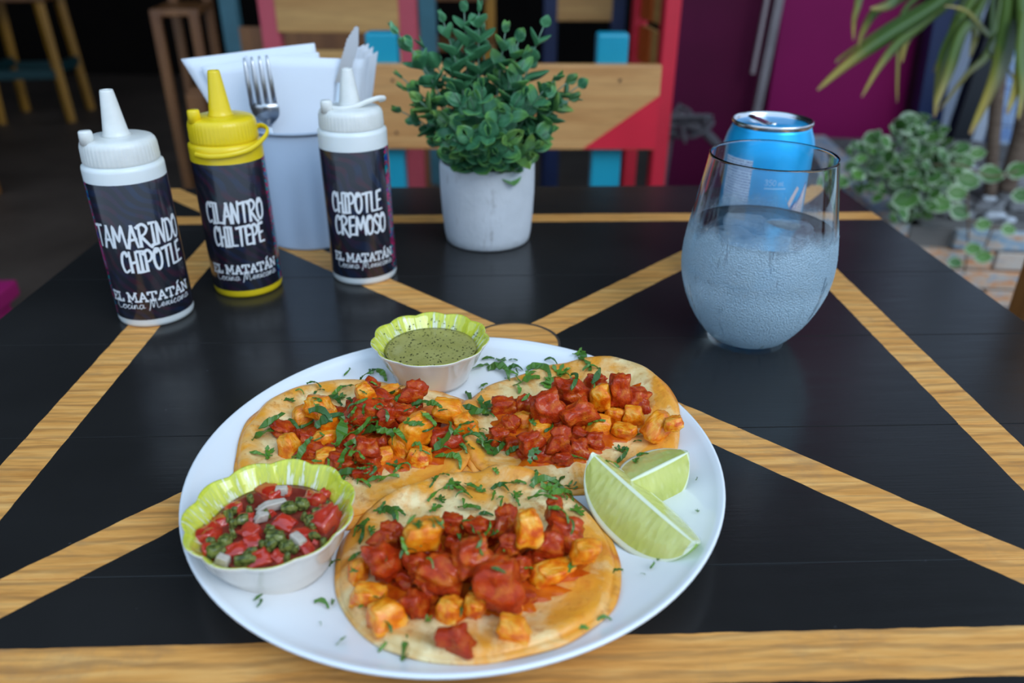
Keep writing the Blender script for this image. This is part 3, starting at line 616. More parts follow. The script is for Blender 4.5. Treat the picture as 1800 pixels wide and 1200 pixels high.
# measured pieces: x, y, length, angle
CL = [(505, 705, 26, 90), (480, 742, 44, -15), (470, 765, 52, 45), (452, 800, 26, -60), (468, 797, 34, 10), (578, 738, 50, 70), (565, 730, 44, 25), (560, 690, 22, 95), (595, 700, 26, 80), (590, 705, 34, -40), (520, 750, 46, 5), (538, 748, 40, -20), (555, 712, 24, 30), (528, 690, 18, 20), (553, 677, 26, 30),
 (536, 790, 44, 70), (517, 805, 46, 15), (578, 815, 24, 50), (598, 760, 60, 80), (610, 770, 44, 50), (612, 745, 34, 100), (625, 785, 36, 60), (640, 748, 54, -5), (660, 760, 50, -15), (650, 745, 40, 20), (625, 800, 38, 95), (605, 805, 40, 85), (615, 835, 50, -40), (622, 815, 30, 80), (640, 850, 30, -30), (660, 845, 30, 30), (600, 850, 30, 20),
 (690, 692, 38, 10), (699, 702, 28, 85), (738, 715, 42, -50), (752, 738, 36, -60), (730, 710, 26, 30), (765, 712, 34, -5), (705, 765, 36, -45), (680, 770, 42, 20), (690, 820, 34, 60), (700, 825, 24, 20), (715, 820, 20, 90), (683, 842, 34, 30), (727, 748, 36, 80), (735, 788, 28, 10), (760, 795, 26, 70), (782, 768, 58, 20), (800, 757, 28, -50), (810, 790, 34, 80), (800, 805, 26, 20),
 (825, 700, 34, -70), (845, 715, 54, 10), (840, 730, 44, -30), (830, 720, 36, 30), (835, 775, 44, 80), (850, 785, 56, 35), (868, 780, 28, 10), (880, 790, 40, 15), (905, 790, 34, 60), (930, 795, 40, 10), (800, 812, 40, 10), (780, 805, 28, 0), (775, 840, 30, 80), (790, 850, 36, -20), (820, 745, 24, 5),
 (858, 632, 20, 10), (840, 648, 38, 20), (880, 632, 24, -70), (902, 634, 14, 0), (880, 655, 48, 20), (905, 650, 28, 60), (925, 660, 32, 0), (945, 645, 36, 40), (970, 637, 26, 10), (958, 655, 40, -10), (980, 655, 36, 20), (995, 662, 30, 5), (930, 672, 44, 15), (1010, 672, 46, 20), (965, 682, 50, 55), (1050, 662, 40, 20), (1030, 640, 40, -20), (1025, 630, 36, 70), (1015, 620, 24, -50), (1040, 650, 30, 40),
 (910, 685, 28, 60), (850, 680, 20, 30), (845, 690, 18, -30), (925, 700, 24, 10), (1048, 743, 30, 60), (965, 753, 26, 10), (935, 745, 20, 30), (1045, 680, 16, 30), (1128, 766, 20, 0), (1120, 777, 14, 10), (1090, 793, 24, 60), (1095, 805, 34, 10), (1130, 800, 20, 30), (1100, 795, 22, -40), (1115, 813, 22, 20), (1010, 805, 36, -5), (1075, 817, 24, -20),
 (780, 790, 24, 60), (772, 880, 26, 50), (805, 855, 34, -30), (812, 865, 44, -35), (830, 858, 30, -50), (845, 865, 26, 80), (765, 870, 36, 60), (880, 860, 30, 50), (895, 855, 40, -60), (905, 870, 26, 5), (868, 872, 24, 70), (912, 850, 24, -30), (955, 850, 44, 60), (965, 865, 50, 40), (975, 850, 36, -60), (985, 870, 40, 30), (950, 875, 40, 15), (995, 855, 34, 70), (1000, 875, 34, -20), (940, 838, 26, -50), (760, 850, 24, 20), (870, 830, 18, 30),
 (683, 905, 42, 10), (695, 910, 34, 50), (700, 900, 30, -30), (668, 893, 30, -40), (640, 925, 34, 50), (635, 940, 44, 40), (625, 935, 24, 80), (650, 935, 26, 20), (712, 960, 30, -80), (715, 975, 34, 90), (680, 985, 26, 95), (732, 925, 26, 40), (725, 915, 24, 10), (815, 930, 50, 80), (808, 945, 30, -70), (865, 940, 40, 85), (858, 930, 26, 20), (825, 895, 36, -20), (855, 905, 24, 20), (760, 895, 34, -10), (842, 955, 26, 30), (770, 920, 26, -60), (985, 905, 46, 5), (1012, 900, 34, 50), (1005, 925, 30, 30), (758, 990, 24, -10),
 (828, 1031, 22, -30), (660, 1050, 34, 5), (645, 1065, 30, 50), (680, 1100, 26, 90), (808, 1075, 20, -80), (750, 1090, 20, 0), (875, 1005, 26, -70), (1012, 1000, 34, 80), (930, 1000, 24, 60), (1015, 1105, 38, 85), (1062, 1090, 24, 50), (1082, 1005, 28, 80), (712, 1140, 44, 75), (706, 1148, 28, 20), (675, 1138, 24, 10), (625, 980, 26, 0), (592, 990, 26, 60), (622, 1005, 20, 80),
 (455, 1052, 20, 10), (457, 1062, 20, -30), (567, 1063, 30, 20), (583, 1059, 14, 5), (600, 1128, 22, 50), (563, 1098, 10, 60), (1225, 843, 9, 0), (1225, 900, 9, 30), (1148, 995, 18, 10), (1130, 1010, 9, 20), (612, 655, 22, 10), (650, 655, 22, 20), (645, 662, 24, 30), (672, 660, 34, -25), (595, 688, 30, 20), (1155, 985, 9, 0)]
for i, (u, v, L, a) in enumerate(CL): cil(u, v, L, a, 's' if i % 4 else 'f')
for (cu, cv, ru, rv, n) in [(610, 760, 60, 60, 22), (650, 700, 60, 30, 8), (760, 760, 50, 40, 8), (950, 665, 60, 18, 10), (975, 860, 35, 18, 10), (850, 870, 60, 14, 6), (840, 760, 30, 40, 10), (630, 840, 30, 18, 8), (820, 950, 80, 40, 8)]:
    for _ in range(n): cil(cu+rci.uniform(-ru, ru), cv+rci.uniform(-rv, rv), rci.uniform(10, 26))

# squeeze bottles ---------------------------------------------------------
FONT = {
 'T': (.58, [[(0, .93), (.62, 1.0)], [(.33, 1), (.26, 0)]]), 'A': (.56, [[(0, -.02), (.34, 1)], [(.34, 1), (.52, 0)], [(.08, .34), (.5, .38)]]),
 'M': (.74, [[(0, 0), (.12, 1), (.34, .3), (.60, 1.02), (.70, 0)]]), 'R': (.60, [[(.06, 0), (.10, 1)], 'c', [(-.04, .88), (.28, 1.02), (.50, .82), (.36, .58), (.10, .48)], [(.14, .48), (.60, -.12), (.68, -.05)]]),
 'I': (.28, [[(.12, 0), (.16, 1)], [(0, 1), (.32, 1)], [(-.02, 0), (.28, 0)]]), 'N': (.54, [[(0, 0), (.10, 1), (.40, -.02), (.52, 1.05)]]),
 'D': (.52, [[(.05, 0), (.09, 1)], 'c', [(-.03, .95), (.34, .92), (.50, .5), (.32, .06), (0, 0)]]), 'O': (.52, ['c', [(.36, .88), (.20, 1), (.02, .65), (.04, .2), (.2, 0), (.42, .2), (.48, .7), (.34, 1), (.22, .82)]]),
 'C': (.46, ['c', [(.44, .80), (.34, 1), (.12, .85), (.02, .4), (.14, .02), (.40, .12)]]), 'H': (.48, [[(.04, 0), (.06, 1)], [(.40, -.03), (.44, 1)], [(.05, .45), (.42, .52)]]),
 'P': (.50, [[(.06, 0), (.10, 1)], 'c', [(-.05, .85), (.28, 1.02), (.48, .78), (.34, .52), (.10, .46)]]), 'L': (.40, [[(.06, 1), (.03, .03), (.40, .03)]]),
 'E': (.44, [[(.44, 1.0), (.07, .97), (.03, .03), (.44, .05)], [(.05, .5), (.38, .54)]]), 'S': (.44, ['c', [(.42, .85), (.24, 1), (.04, .8), (.2, .55), (.40, .28), (.22, 0), (-.02, .10)]]), ' ': (.3, [])}
SLAB = {
 'E': (.75, [[(.12, 0), (.12, 1)], [(0, 1), (.62, 1)], [(0, 0), (.64, 0)], [(.12, .5), (.48, .5)], [(.62, 1), (.62, .78)], [(.64, 0), (.64, .24)]]), 'L': (.72, [[(.15, 0), (.15, 1)], [(0, 1), (.32, 1)], [(0, 0), (.6, 0)], [(.6, 0), (.6, .28)]]),
 'M': (1.1, [[(.12, 0), (.16, 1), (.5, .2), (.84, 1), (.88, 0)], [(0, 0), (.26, 0)], [(.74, 0), (1.0, 0)], [(.02, 1), (.2, 1)], [(.8, 1), (.98, 1)]]), 'A': (.90, [[(.1, 0), (.42, 1)], [(.42, 1), (.74, 0)], [(.22, .34), (.64, .34)], [(0, 0), (.24, 0)], [(.6, 0), (.86, 0)]]),
 'Á': (.90, [[(.1, 0), (.42, 1)], [(.42, 1), (.74, 0)], [(.22, .34), (.64, .34)], [(0, 0), (.24, 0)], [(.6, 0), (.86, 0)], [(.4, 1.2), (.6, 1.45)]]),
 'T': (.84, [[(.38, 0), (.38, 1)], [(0, 1), (.76, 1)], [(.22, 0), (.54, 0)], [(.0, 1), (.0, .74)], [(.76, 1), (.76, .74)]]), 'N': (.95, [[(.12, 0), (.12, 1)], [(.12, 1), (.74, 0)], [(.74, 0), (.74, 1)], [(0, 0), (.26, 0)], [(0, 1), (.16, 1)], [(.62, 1), (.88, 1)]]), ' ': (.35, [])}
SCR = {'C': (.62, ['c', [(.58, 1.3), (.42, 1.5), (.12, 1.1), (.0, .45), (.16, 0), (.42, .05), (.62, .3)]]), 'o': (.46, ['c', [(.0, .25), (.2, .62), (.05, .5), (.02, .15), (.2, 0), (.36, .3), (.26, .6), (.46, .5)]]),
 'c': (.40, ['c', [(-.02, .2), (.2, .6), (.32, .55), (.18, .62), (.04, .3), (.14, 0), (.40, .2)]]), 'i': (.24, ['c', [(-.02, .2), (.1, .6), (.06, .1), (.24, .15)], [(.14, .85), (.15, .95)]]),
 'n': (.50, ['c', [(0, .1), (.08, .6), (.06, 0), (.14, .45), (.28, .6), (.30, .1), (.50, .15)]]), 'a': (.50, ['c', [(.36, .55), (.15, .62), (.02, .25), (.14, 0), (.34, .35), (.38, .6), (.36, .1), (.50, .15)]]),
 'M': (1.0, ['c', [(-.05, -.3), (.12, .5), (.22, 1.45), (.30, .6), (.34, .1), (.50, .9), (.62, 1.45), (.66, .6), (.70, -.05), (1.0, .2)]]), 'e': (.40, ['c', [(-.02, .2), (.24, .35), (.22, .6), (.06, .45), (.08, .05), (.40, .18)]]),
 'x': (.46, ['c', [(-.02, .2), (.12, .6), (.26, .05), (.46, .15)], [(.34, .6), (.02, 0)]]), ' ': (.35, [])}
def text_strokes(txt, font, gap=.06):
    x = 0; out = []
    for ch in txt:
        wd, ss = font[ch]; curve = False
        for s in ss:
            if s == 'c': curve = True; continue
            pts = [(x+p[0], p[1]) for p in s]
            out.append([tuple(q)[:2] for q in catmull([(a, c, 0) for a, c in pts], 5)] if curve and len(pts) > 2 else pts); curve = False
        x += wd+gap
    return out, x-gap
def wrap_text(b, txt, font, R, zb, h, a0, a1, wd, slope=0.0, gap=.06, off=.0):
    st, W = text_strokes(txt, font, gap); sx_ = (a1-a0)*R/W
    for k, s in enumerate(st):
        pts = []
        for (x0, y0), (x1, y1) in zip(s, s[1:]):
            n = max(1, int(math.hypot((x1-x0)*sx_, (y1-y0)*h)/.0009))
            for i in range(n): pts.append((x0+(x1-x0)*i/n, y0+(y1-y0)*i/n))
        pts.append(s[-1]); q = [Vector((x*sx_, zb+y*h+slope*x*sx_)) for x, y in pts]
        rr_ = R+off+.00003*(k % 5); vs = []; N = len(q)
        for i, p in enumerate(q):
            t = q[min(i+1, N-1)]-q[max(i-1, 0)]; t = t.normalized() if t.length > 0 else Vector((1, 0)); nn = Vector((-t.y, t.x))
            w2 = wd*.5*(1.0-.35*(i/(N-1)) if N > 2 else 1)
            if i == 0: p = p-t*wd*.25
            if i == N-1: p = p+t*wd*.25
            for sg in (1, -1):
                e = p+nn*w2*sg; a = a0+e.x/R; vs.append((math.sin(a)*rr_, -math.cos(a)*rr_, e.y))
        b.add(vs, [(2*i, 2*i+2, 2*i+3, 2*i+1) for i in range(N-1)])
M_LETTER = plain('white_print', (.80, .82, .84), .35)
def label_mat(name, seed, pa, pb):
    m = NT(name); v = m.coords(); sep = m.n('SeparateXYZ'); m.l(v, sep.inputs[0])
    ang = m.math('ARCTAN2', sep.outputs[0], m.math('MULTIPLY', sep.outputs[1], -1))
    cmb = m.n('CombineXYZ'); m.l(m.math('MULTIPLY', ang, .026), cmb.inputs[0]); m.l(sep.outputs[2], cmb.inputs[1]); cmb.inputs[2].default_value = seed*.01
    uv = cmb.outputs[0]
    vo = m.n('TexVoronoi'); vo.inputs['Scale'].default_value = 38; m.l(uv, vo.inputs[0])
    wv = m.n('TexWave', wave_type='BANDS', bands_direction='DIAGONAL'); wv.inputs['Scale'].default_value = 55; wv.inputs['Distortion'].default_value = 14; wv.inputs['Detail'].default_value = 1; wv.inputs['Detail Scale'].default_value = .5; m.l(uv, wv.inputs[0])
    colr = m.ramp(m.noise(uv, 42, 2), [(.25, (.004, .035, .09)), (.45, (.012, .02, .055)), (.58, (.06, .008, .02)), (.75, (.005, .05, .055))])
    base = m.mix(m.ramp(wv.outputs[1], [(.35, 0.0), (.75, .55)]), (.012, .013, .021), colr)
    bright = m.ramp(m.noise(uv, 190, 2, .5, 1.0), [(.30, (.01, .02, .25)), (.40, (.0, .30, .32)), (.47, (.02, .02, .06)), (.53, (.62, .01, .13)), (.60, (.02, .01, .04)), (.68, (.30, .03, .5)), (.78, (.75, .35, .02))], 'CONSTANT')
    edge = m.math('MAXIMUM', m.math('GREATER_THAN', ang, math.radians(pa)), m.math('LESS_THAN', ang, math.radians(-pb)))
    m.base(m.mix(edge, base, bright)); m.set('Roughness', .22); m.set('Coat Weight', .4); return m.mat
def bottle(c, text1, text2, mat_b, mat_c, lm, label, spans, face, capz=(.1135, .130), tip=.160, nub=None, strap=None, lab_top=.1015):
    f = math.atan2(c[0], c[1]) # angle that turns the label to the camera
    root = empty('squeeze_bottle', (c[0], c[1], 0), -f+face, label=label, cat='bottle', group='sauce bottles in a row')
    R = .0255; z0, z1 = capz
    b = MB(); b.lathe([(0, .001), (R*.8, .001), (R*.9, 0), (R*.97, .0007), (R, .003), (R, z0-.0035), (R*.99, z0-.0015), (R*.93, z0-.0004), (R*.88, z0), (R*.88, z0+.006), (0, z0+.006)], 72)
    obj('body', b.mesh('bottle_body', mat_b), root)
    b = MB(); Rl = R+.00015; prof_ = [(Rl-.0001, .0062), (Rl, .0064), (Rl, lab_top-.0002), (Rl-.0001, lab_top)]
    b.lathe(prof_, 96, closed=False); lo = obj('label', b.mesh('bottle_label', lm), root, label='dark printed wrap-around label')
    b = MB()
    (a0, a1), (b0, b1), (e0, e1) = [(math.radians(x), math.radians(y)) for x, y in spans]
    wrap_text(b, text1, FONT, Rl, .0595, .0150, a0, a1, .0021, off=.00008)
    wrap_text(b, text2, FONT, Rl, .0420, .0145, b0, b1, .0021, off=.00008)
    wrap_text(b, 'EL MATATÁN', SLAB, Rl, .0205, .0062, e0, e1, .0013, off=.00008, gap=.02)
    wrap_text(b, 'Cocina Mexicana', SCR, Rl, .0150, .0048, e0+.12, e1-.05, 0.0005, off=.00022, gap=0)
    obj('lettering', b.mesh('lettering', M_LETTER, False), lo, label='white hand-lettered print')
    b = MB(); R0_, R = R, R*.925
    zc = [(0, z0), (R*.97, z0), (R*1.0, z0+.0006), (R*1.01, z0+.002), (R*.995, z1-.005), (R*.965, z1-.0025), (R*.90, z1-.0008), (R*.80, z1), (R*.4, z1+.0003), (0, z1+.0004)]
    b.lathe(zc, 200, rfun=lambda i, a, r: r*(1-.014*(.5+.5*math.cos(50*a))) if 2 <= i <= 4 else r)
    cap = obj('cap', b.mesh('bottle_cap', mat_c), root)
    R = R0_
    b = MB(); b.lathe([(.0095, z1-.0003), (.0082, z1+.0015), (.0075, z1+.004), (.0042, tip-.0012), (.0038, tip), (.0024, tip), (.0022, tip-.004), (0, tip-.004)], 40)
    obj('nozzle', b.mesh('nozzle', mat_c), root)
    if nub:
        b = MB(); nx, ny = nub; b.lathe([(.0045, z1-.002), (.0041, z1+.0055), (.0036, z1+.0065), (0, z1+.0066)], 28, c=(nx, ny, 0)); obj('plug', b.mesh('cap_plug', mat_c), root)
    if strap:
        b = MB(); b.tube(catmull(strap, 8), .00125, 10, flat=1.5); obj('strap', b.mesh('cap_strap', mat_c), root)
    return root
M_WPL = plain('white_squeeze_plastic', (.74, .77, .76), .32, var=.03, vs=60, sss=.15)
M_WCAP = plain('off_white_cap_plastic', (.72, .72, .68), .35, var=.05, vs=120, sss=.1)
M_YPL = plain('yellow_squeeze_plastic', (.80, .58, .012), .28, var=.04, vs=60, sss=.1)
bottle((-.258, .510), 'TAMARINDO', 'CHIPOTLE', M_WPL, M_WCAP, label_mat('dark_swirl_label_tamarindo', 1, 130, 72), 'white squeeze bottle labelled TAMARINDO CHIPOTLE, nearest the camera', [(-72, 68), (-34, 62), (-68, 62)], 0, nub=(-.0175, -.008), capz=(.1118, .1275), tip=.1565)
bs = [(-.021, -.0165, .1085), (-.012, -.0245, .1080), (.002, -.0275, .1088), (.016, -.0235, .111), (.0265, -.012, .1155), (.0300, -.002, .1190), (.0265, .006, .1205), (.021, .008, .1190)]
bottle((-.2063, .560), 'CILANTRO', 'CHILTEPE', M_YPL, M_YPL, label_mat('dark_swirl_label_cilantro', 5, 62, 120), 'yellow squeeze bottle labelled CILANTRO CHILTEPE, with a yellow cap strap', [(-52, 44), (-44, 38), (-60, 56)], 0, nub=(-.0175, -.008), strap=bs, capz=(.1140, .1305), tip=.1610)
bs = [(-.0145, -.0095, .1335), (-.006, -.012, .1330), (.004, -.010, .1340), (.013, -.006, .1365), (.021, -.003, .1380), (.0255, .001, .1370), (.022, .006, .1350)]
bottle((-.1195, .5848), 'CHIPOTLE', 'CREMOSO', M_WPL, M_WCAP, label_mat('dark_swirl_label_cremoso', 9, 58, 120), 'white squeeze bottle labelled CHIPOTLE CREMOSO, standing before the metal bucket', [(-48, 40), (-46, 46), (-55, 58)], 0, nub=(-.0165, -.010), strap=bs, capz=(.1180, .1325), tip=.1590, lab_top=.1045)
for o in [o for o in bpy.data.objects if o.name.startswith('plug') or o.name.startswith('strap')]:
    pass

# bucket with napkins and cutlery ---------------------------------------------
BX, BY, BR0, BR1, BH = -.1800, .6730, .0375, .0445, .1015
M_TIN = plain('pale_painted_tin', (.42, .50, .62), .42, var=.04, vs=20, metal=.1)
bu = empty('cutlery_bucket', (BX, BY, 0), label='pale grey metal bucket holding napkins, fork and knife', cat='bucket')
b = MB(); b.lathe([(0, .003), (BR0-.001, .003), (BR0, .0), (BR0+.0012, .0005), (BR0+.0014, .0025), (BR0+.0003, .0035), (BR1, BH-.001), (BR1-.0008, BH-.001), (BR0-.0008, .005), (0, .005)], 96)
obj('body', b.mesh('bucket_body', M_TIN), bu)
b = MB(); b.lathe([(BR1-.0008, BH-.0015), (BR1+.0012, BH-.0012), (BR1+.0018, BH), (BR1+.0010, BH+.0011), (BR1-.0006, BH+.0008), (BR1-.0008, BH-.0015)], 96, closed=False)
obj('rolled_rim', b.mesh('rolled_rim', M_TIN), bu)
m = NT('embossed_paper_napkin'); m.base((.76, .80, .86)); m.set('Roughness', .85)
wv = m.n('TexWave', wave_type='BANDS', bands_direction='X'); wv.inputs['Scale'].default_value = 160; m.l(m.coords(), wv.inputs[0]); m.bump(wv.outputs[1], .25, .0006)
m.set('Subsurface Weight', .15); m.set('Subsurface Radius', (.003, .003, .003)); M_NAP = m.mat
def sheet(name, cs, label, wave=.002, th=.0012, seed=0, n=16, cat='napkin', grp='paper napkins in the bucket'):
    # cs: corners TL, TR, BR, BL
    vs = []; k = n+1; nrm = (cs[1]-cs[0]).cross(cs[3]-cs[0]).normalized()
    for side in (0, 1):
        for j in range(k):
            for i in range(k):
                s, t = i/n, j/n; p = cs[0]*(1-s)*(1-t)+cs[1]*s*(1-t)+cs[2]*s*t+cs[3]*(1-s)*t
                p = p+nrm*(wave*math.sin(s*5+seed)+wave*.8*noise.noise(Vector((s*3, t*2, seed)))-side*th); vs.append(p)
    fs = []; o_ = k*k
    for j in range(n):
        for i in range(n): a = j*k+i; fs += [(a, a+k, a+k+1, a+1), (o_+a, o_+a+1, o_+a+k+1, o_+a+k)]
    for i in range(n):
        for a, c in ((i, i+1), (n*k+i+1, n*k+i), ((i+1)*k, i*k), (i*k+n, (i+1)*k+n)): fs.append((a, c, o_+c, o_+a))
    return tag(obj(name, mesh(name, vs, fs, M_NAP)), label, cat, grp)
zb = .012
sheet('paper_napkin', [PY(318, 104, .700), PY(553, 76, .715), Vector((BX+.028, BY+.014, zb)), Vector((BX-.030, BY+.004, zb))], 'white napkin at the back of the bucket, its corner poking out left', .0015, seed=1)
sheet('paper_napkin', [PY(352, 118, .695), PY(560, 92, .705), Vector((BX+.026, BY+.006, zb)), Vector((BX-.026, BY-.002, zb))], 'white napkin in the middle of the bucket between two others', .0012, seed=2)
sheet('paper_napkin', [PY(430, 98, .672), PY(640, 104, .690), Vector((BX+.030, BY-.006, zb)), Vector((BX-.016, BY-.020, zb))], 'broad white napkin at the front of the bucket behind the fork', .001, seed=3)
b = MB()
for i in range(5):   # fan of folds of one napkin
    u0, v0 = [(630, 82), (640, 78), (648, 76), (656, 82), (664, 90)][i]
    tp_ = PY(u0, v0, .70+.004*i); bt = Vector((BX+.022+.002*i, BY-.004+.003*i, zb)); tl = PY(u0-16, v0+9, .692+.003*i)
    pts = [tp_, tl, bt+Vector((-.006, 0, 0)), bt+Vector((.006, 0, 0))]; nrm = Vector((0, -1, 0))*.0011
    mid1 = (tp_+bt)/2+Vector((.004, 0, .0)); mid2 = (tl+bt)/2
    q = [tl, tp_, mid1, bt+Vector((.006, 0, 0)), bt+Vector((-.006, 0, 0)), mid2]
    b.add(q+[x-nrm for x in q], [(0, 1, 2, 5), (5, 2, 3, 4), (6, 11, 8, 7), (11, 10, 9, 8), (0, 6, 7, 1), (1, 7, 8, 2), (2, 8, 9, 3), (3, 9, 10, 4), (4, 10, 11, 5), (5, 11, 6, 0)])
tag(obj('paper_napkin', b.mesh('paper_napkin', M_NAP, False)), 'folded white napkin fanned out behind the bottle nozzle at the right', 'napkin', 'paper napkins in the bucket')
M_STEEL = plain('brushed_stainless_steel', (.62, .62, .63), .28, metal=1, bump=.05, bs=300)
def plane_pts(px, y): return [PY(u, v, y) for u, v in px]
# fork: tines, neck, handle in one mesh each
fk = empty('dinner_fork', (BX-.033, BY-.024, .02), label='stainless steel fork standing tines up in the bucket', cat='fork', group='cutlery in the bucket')
def loc_pts(root, pts): return [p-root.location for p in pts]
yf = .6525
def ribbon(px, y, th, root, bend=0):   # flat metal outline: rows of (v, u_left, u_right) at distance y
    L1, L2 = [], []
    for i, (v, ul, ur) in enumerate(px): q = y+bend*(i/(len(px)-1)-.5)**2; L1.append(PY(ul, v, q)-root.location); L2.append(PY(ur, v, q)-root.location)
    n = len(px); dd = Vector((0, th, 0)); vs = L1+L2+[p+dd for p in L1]+[p+dd for p in L2]; fs = []
    for i in range(n-1): fs += [(i, i+1, n+i+1, n+i), (2*n+i, 3*n+i, 3*n+i+1, 2*n+i+1), (i, 2*n+i, 2*n+i+1, i+1), (n+i, n+i+1, 3*n+i+1, 3*n+i)]
    fs += [(0, n, 3*n, 2*n), (n-1, 3*n-1, 4*n-1, 2*n-1)]; return vs, fs
for k in range(4):
    u0, u1 = 428+13.3*k, 443+13.2*k
    rows = [(102-1.5*k+t*84, u0+(u1-u0)*t-(1.6+2.2*min(1, t*2)), u0+(u1-u0)*t+(1.6+2.2*min(1, t*2))) for t in [i/8 for i in range(9)]]
    vs, fs = ribbon(rows, yf, .0016, fk, .012); obj('tine', mesh('tine', vs, fs, M_STEEL), fk)
rows = [(182, 438, 488), (190, 440, 490), (198, 443, 491), (205, 448, 490), (211, 455, 486), (216, 463, 481), (221, 468, 477), (230, 470, 477)]
vs, fs = ribbon(rows, yf+.003, .0016, fk, .0); obj('fork_head', mesh('fork_head', vs, fs, M_STEEL), fk)
b = MB(); b.tube(loc_pts(fk, [PY(473, 224, yf+.003), Vector((BX-.024, BY-.016, .05)), Vector((BX-.018, BY-.008, .008))]), [.003, .004, .005], 12, flat=.35); obj('handle', b.mesh('handle', M_STEEL), fk)
kn = empty('table_knife', (BX+.02, BY, .02), label='serrated steel table knife standing blade up in the bucket', cat='knife', group='cutlery in the bucket')
yk = .680; A, B_ = PY(628, 47, yk), PY(598, 150, yk); ax_ = (B_-A).normalized(); sd = ax_.cross(Vector((0, 1, 0))).normalized()
L_ = (B_-A).length; left, right = [], []
for i in range(29):
    t = i/28; wd = .0048*min(1, .25+3*t) 
    left.append(A+ax_*L_*t+sd*wd); right.append(A+ax_*L_*t-sd*(wd+(.0006 if i % 2 and t < .7 else 0)))
vs = loc_pts(kn, left+right); nn = len(left); v2 = [p+Vector((0, .0012, 0)) for p in vs]
fs = [(i, i+1, nn+i+1, nn+i) for i in range(nn-1)]; fs += [tuple(2*nn+j for j in f[::-1]) for f in fs]
fs += [(i, 2*nn+i, 2*nn+i+1, i+1) for i in range(nn-1)]+[(nn+i, nn+i+1, 3*nn+i+1, 3*nn+i) for i in range(nn-1)]
fs += [(0, nn, 3*nn, 2*nn), (nn-1, 3*nn-1, 4*nn-1, 2*nn-1)]
obj('blade', mesh('blade', vs+v2, fs, M_STEEL, False), kn)
b = MB(); b.tube(loc_pts(kn, [B_-ax_*.002, Vector((BX+.024, BY+.002, .07)), Vector((BX+.02, BY, .008))]), [.004, .005, .006], 12, flat=.45); obj('handle', b.mesh('handle', M_STEEL), kn)

# potted plant ---------------------------------------------------------------
QX, QY = -.0222, .6694
m = NT('whitewashed_concrete'); v = m.coords(); n1 = m.noise(m.coords(scale=(1, 1, .25)), 90, 4, .7); n2 = m.noise(v, 260, 3)
c = m.ramp(m.noise(v, 25, 4), [(.3, (.55, .58, .61)), (.7, (.68, .71, .75))]); c = m.mix(m.ramp(n1, [(.60, 0.0), (.74, .6)]), c, (.22, .20, .18)); m.base(c); m.set('Roughness', .8); m.bump(m.math('ADD', n1, n2), .4, .001); M_CONC = m.mat
pot = empty('potted_plant', (QX, QY, 0), label='artificial eucalyptus plant in a small whitewashed concrete pot', cat='plant')
PRT, PRB, PH = .0415, .0375, .0715
prof = [(0, .001), (PRB*.93, .001), (PRB*.96, 0), (PRB, .0018), (PRB*1.03, .008), (PRB*1.07, .025), (PRT*.995, .045), (PRT, PH-.004), (PRT*.985, PH-.001), (PRT*.95, PH), (PRT*.90, PH-.001), (PRT*.88, PH-.006), (PRT*.85, PH-.02), (0, PH-.02)]
b = MB(); b.lathe(prof, 96, rfun=lambda i, a, r: r*(1+.006*noise.noise(Vector((math.cos(a)*2, math.sin(a)*2, i*.5)))+(.012*noise.noise(Vector((math.cos(a)*14, math.sin(a)*14, 3))) if i in (2, 3) else 0)))
obj('pot', b.mesh('plant_pot', M_CONC), pot)
b = MB(); b.lathe([(0, PH-.016), (PRT*.5, PH-.013), (PRT*.84, PH-.016), (PRT*.84, PH-.021), (0, PH-.021)], 40); obj('soil', b.mesh('plant_soil', plain('dark_soil', (.02, .018, .014), .9, bump=.8, bs=200, bd=.002)), pot)
def leafmat(name, a, c, edge):
    m = NT(name); v = m.coords(); sep = m.n('SeparateXYZ'); m.l(v, sep.inputs[0]); oi = m.n('ObjectInfo')
    q = m.mix(oi.outputs['Random'], a, c); mid_ = m.ramp(m.math('ABSOLUTE', sep.outputs[1]), [(0, .5), (.025, .0)]); q = m.mix(mid_, q, tuple(x*1.6 for x in c))
    q = m.mix(m.ramp(m.math('ADD', sep.outputs[0], m.math('MULTIPLY', oi.outputs['Random'], .3)), [(.75, 0.0), (1.2, .7)]), q, edge)
    m.base(q); m.set('Roughness', .38); m.bump(m.noise(v, 9, 3), .3, .002); return m.mat
M_LEAF = leafmat('eucalyptus_leaf_green', (.035, .150, .065), (.075, .23, .10), (.14, .34, .06))
M_LEAFY = leafmat('young_leaf_green', (.05, .15, .05), (.11, .24, .06), (.20, .34, .06))
M_STEM = plain('grey_green_stem', (.12, .22, .15), .5)
def leaf_mesh(name, mat, wid, cup, fold=.12):
    n, k = 8, 6; vs = []; fs = []
    for i in range(n+1):
        t = i/n; w_ = wid*math.sin(PI*min(1, t**.75))**.7*(1 if t < 1 else 0)*.5+.012
        for j in range(k+1):
            s = (j/k*2-1); vs.append((t, s*w_, cup*t*t*.8+abs(s)*w_*fold*3-.0+.02*math.sin(t*7)))
    n1 = len(vs); vs += [(x, y, z-.025) for x, y, z in vs]
    for i in range(n):
        for j in range(k): a = i*(k+1)+j; f = (a, a+k+1, a+k+2, a+1); fs.append(f); fs.append(tuple(n1+q for q in f[::-1]))
    for i in range(n):
        for a, c in ((i*(k+1), (i+1)*(k+1)), ((i+1)*(k+1)+k, i*(k+1)+k)): fs.append((c, a, a+n1, c+n1))
    return mesh(name, vs, fs, mat)
LEAVES = [leaf_mesh('eucalyptus_leaf', M_LEAF, w_, c, f) for w_, c, f in ((.85, .15, .10), (.75, .25, .16), (.92, .08, .08), (.68, .3, .2))]
LEAVESY = [leaf_mesh('young_eucalyptus_leaf', M_LEAFY, w_, c, f) for w_, c, f in ((.62, .3, .22), (.7, .2, .25))]
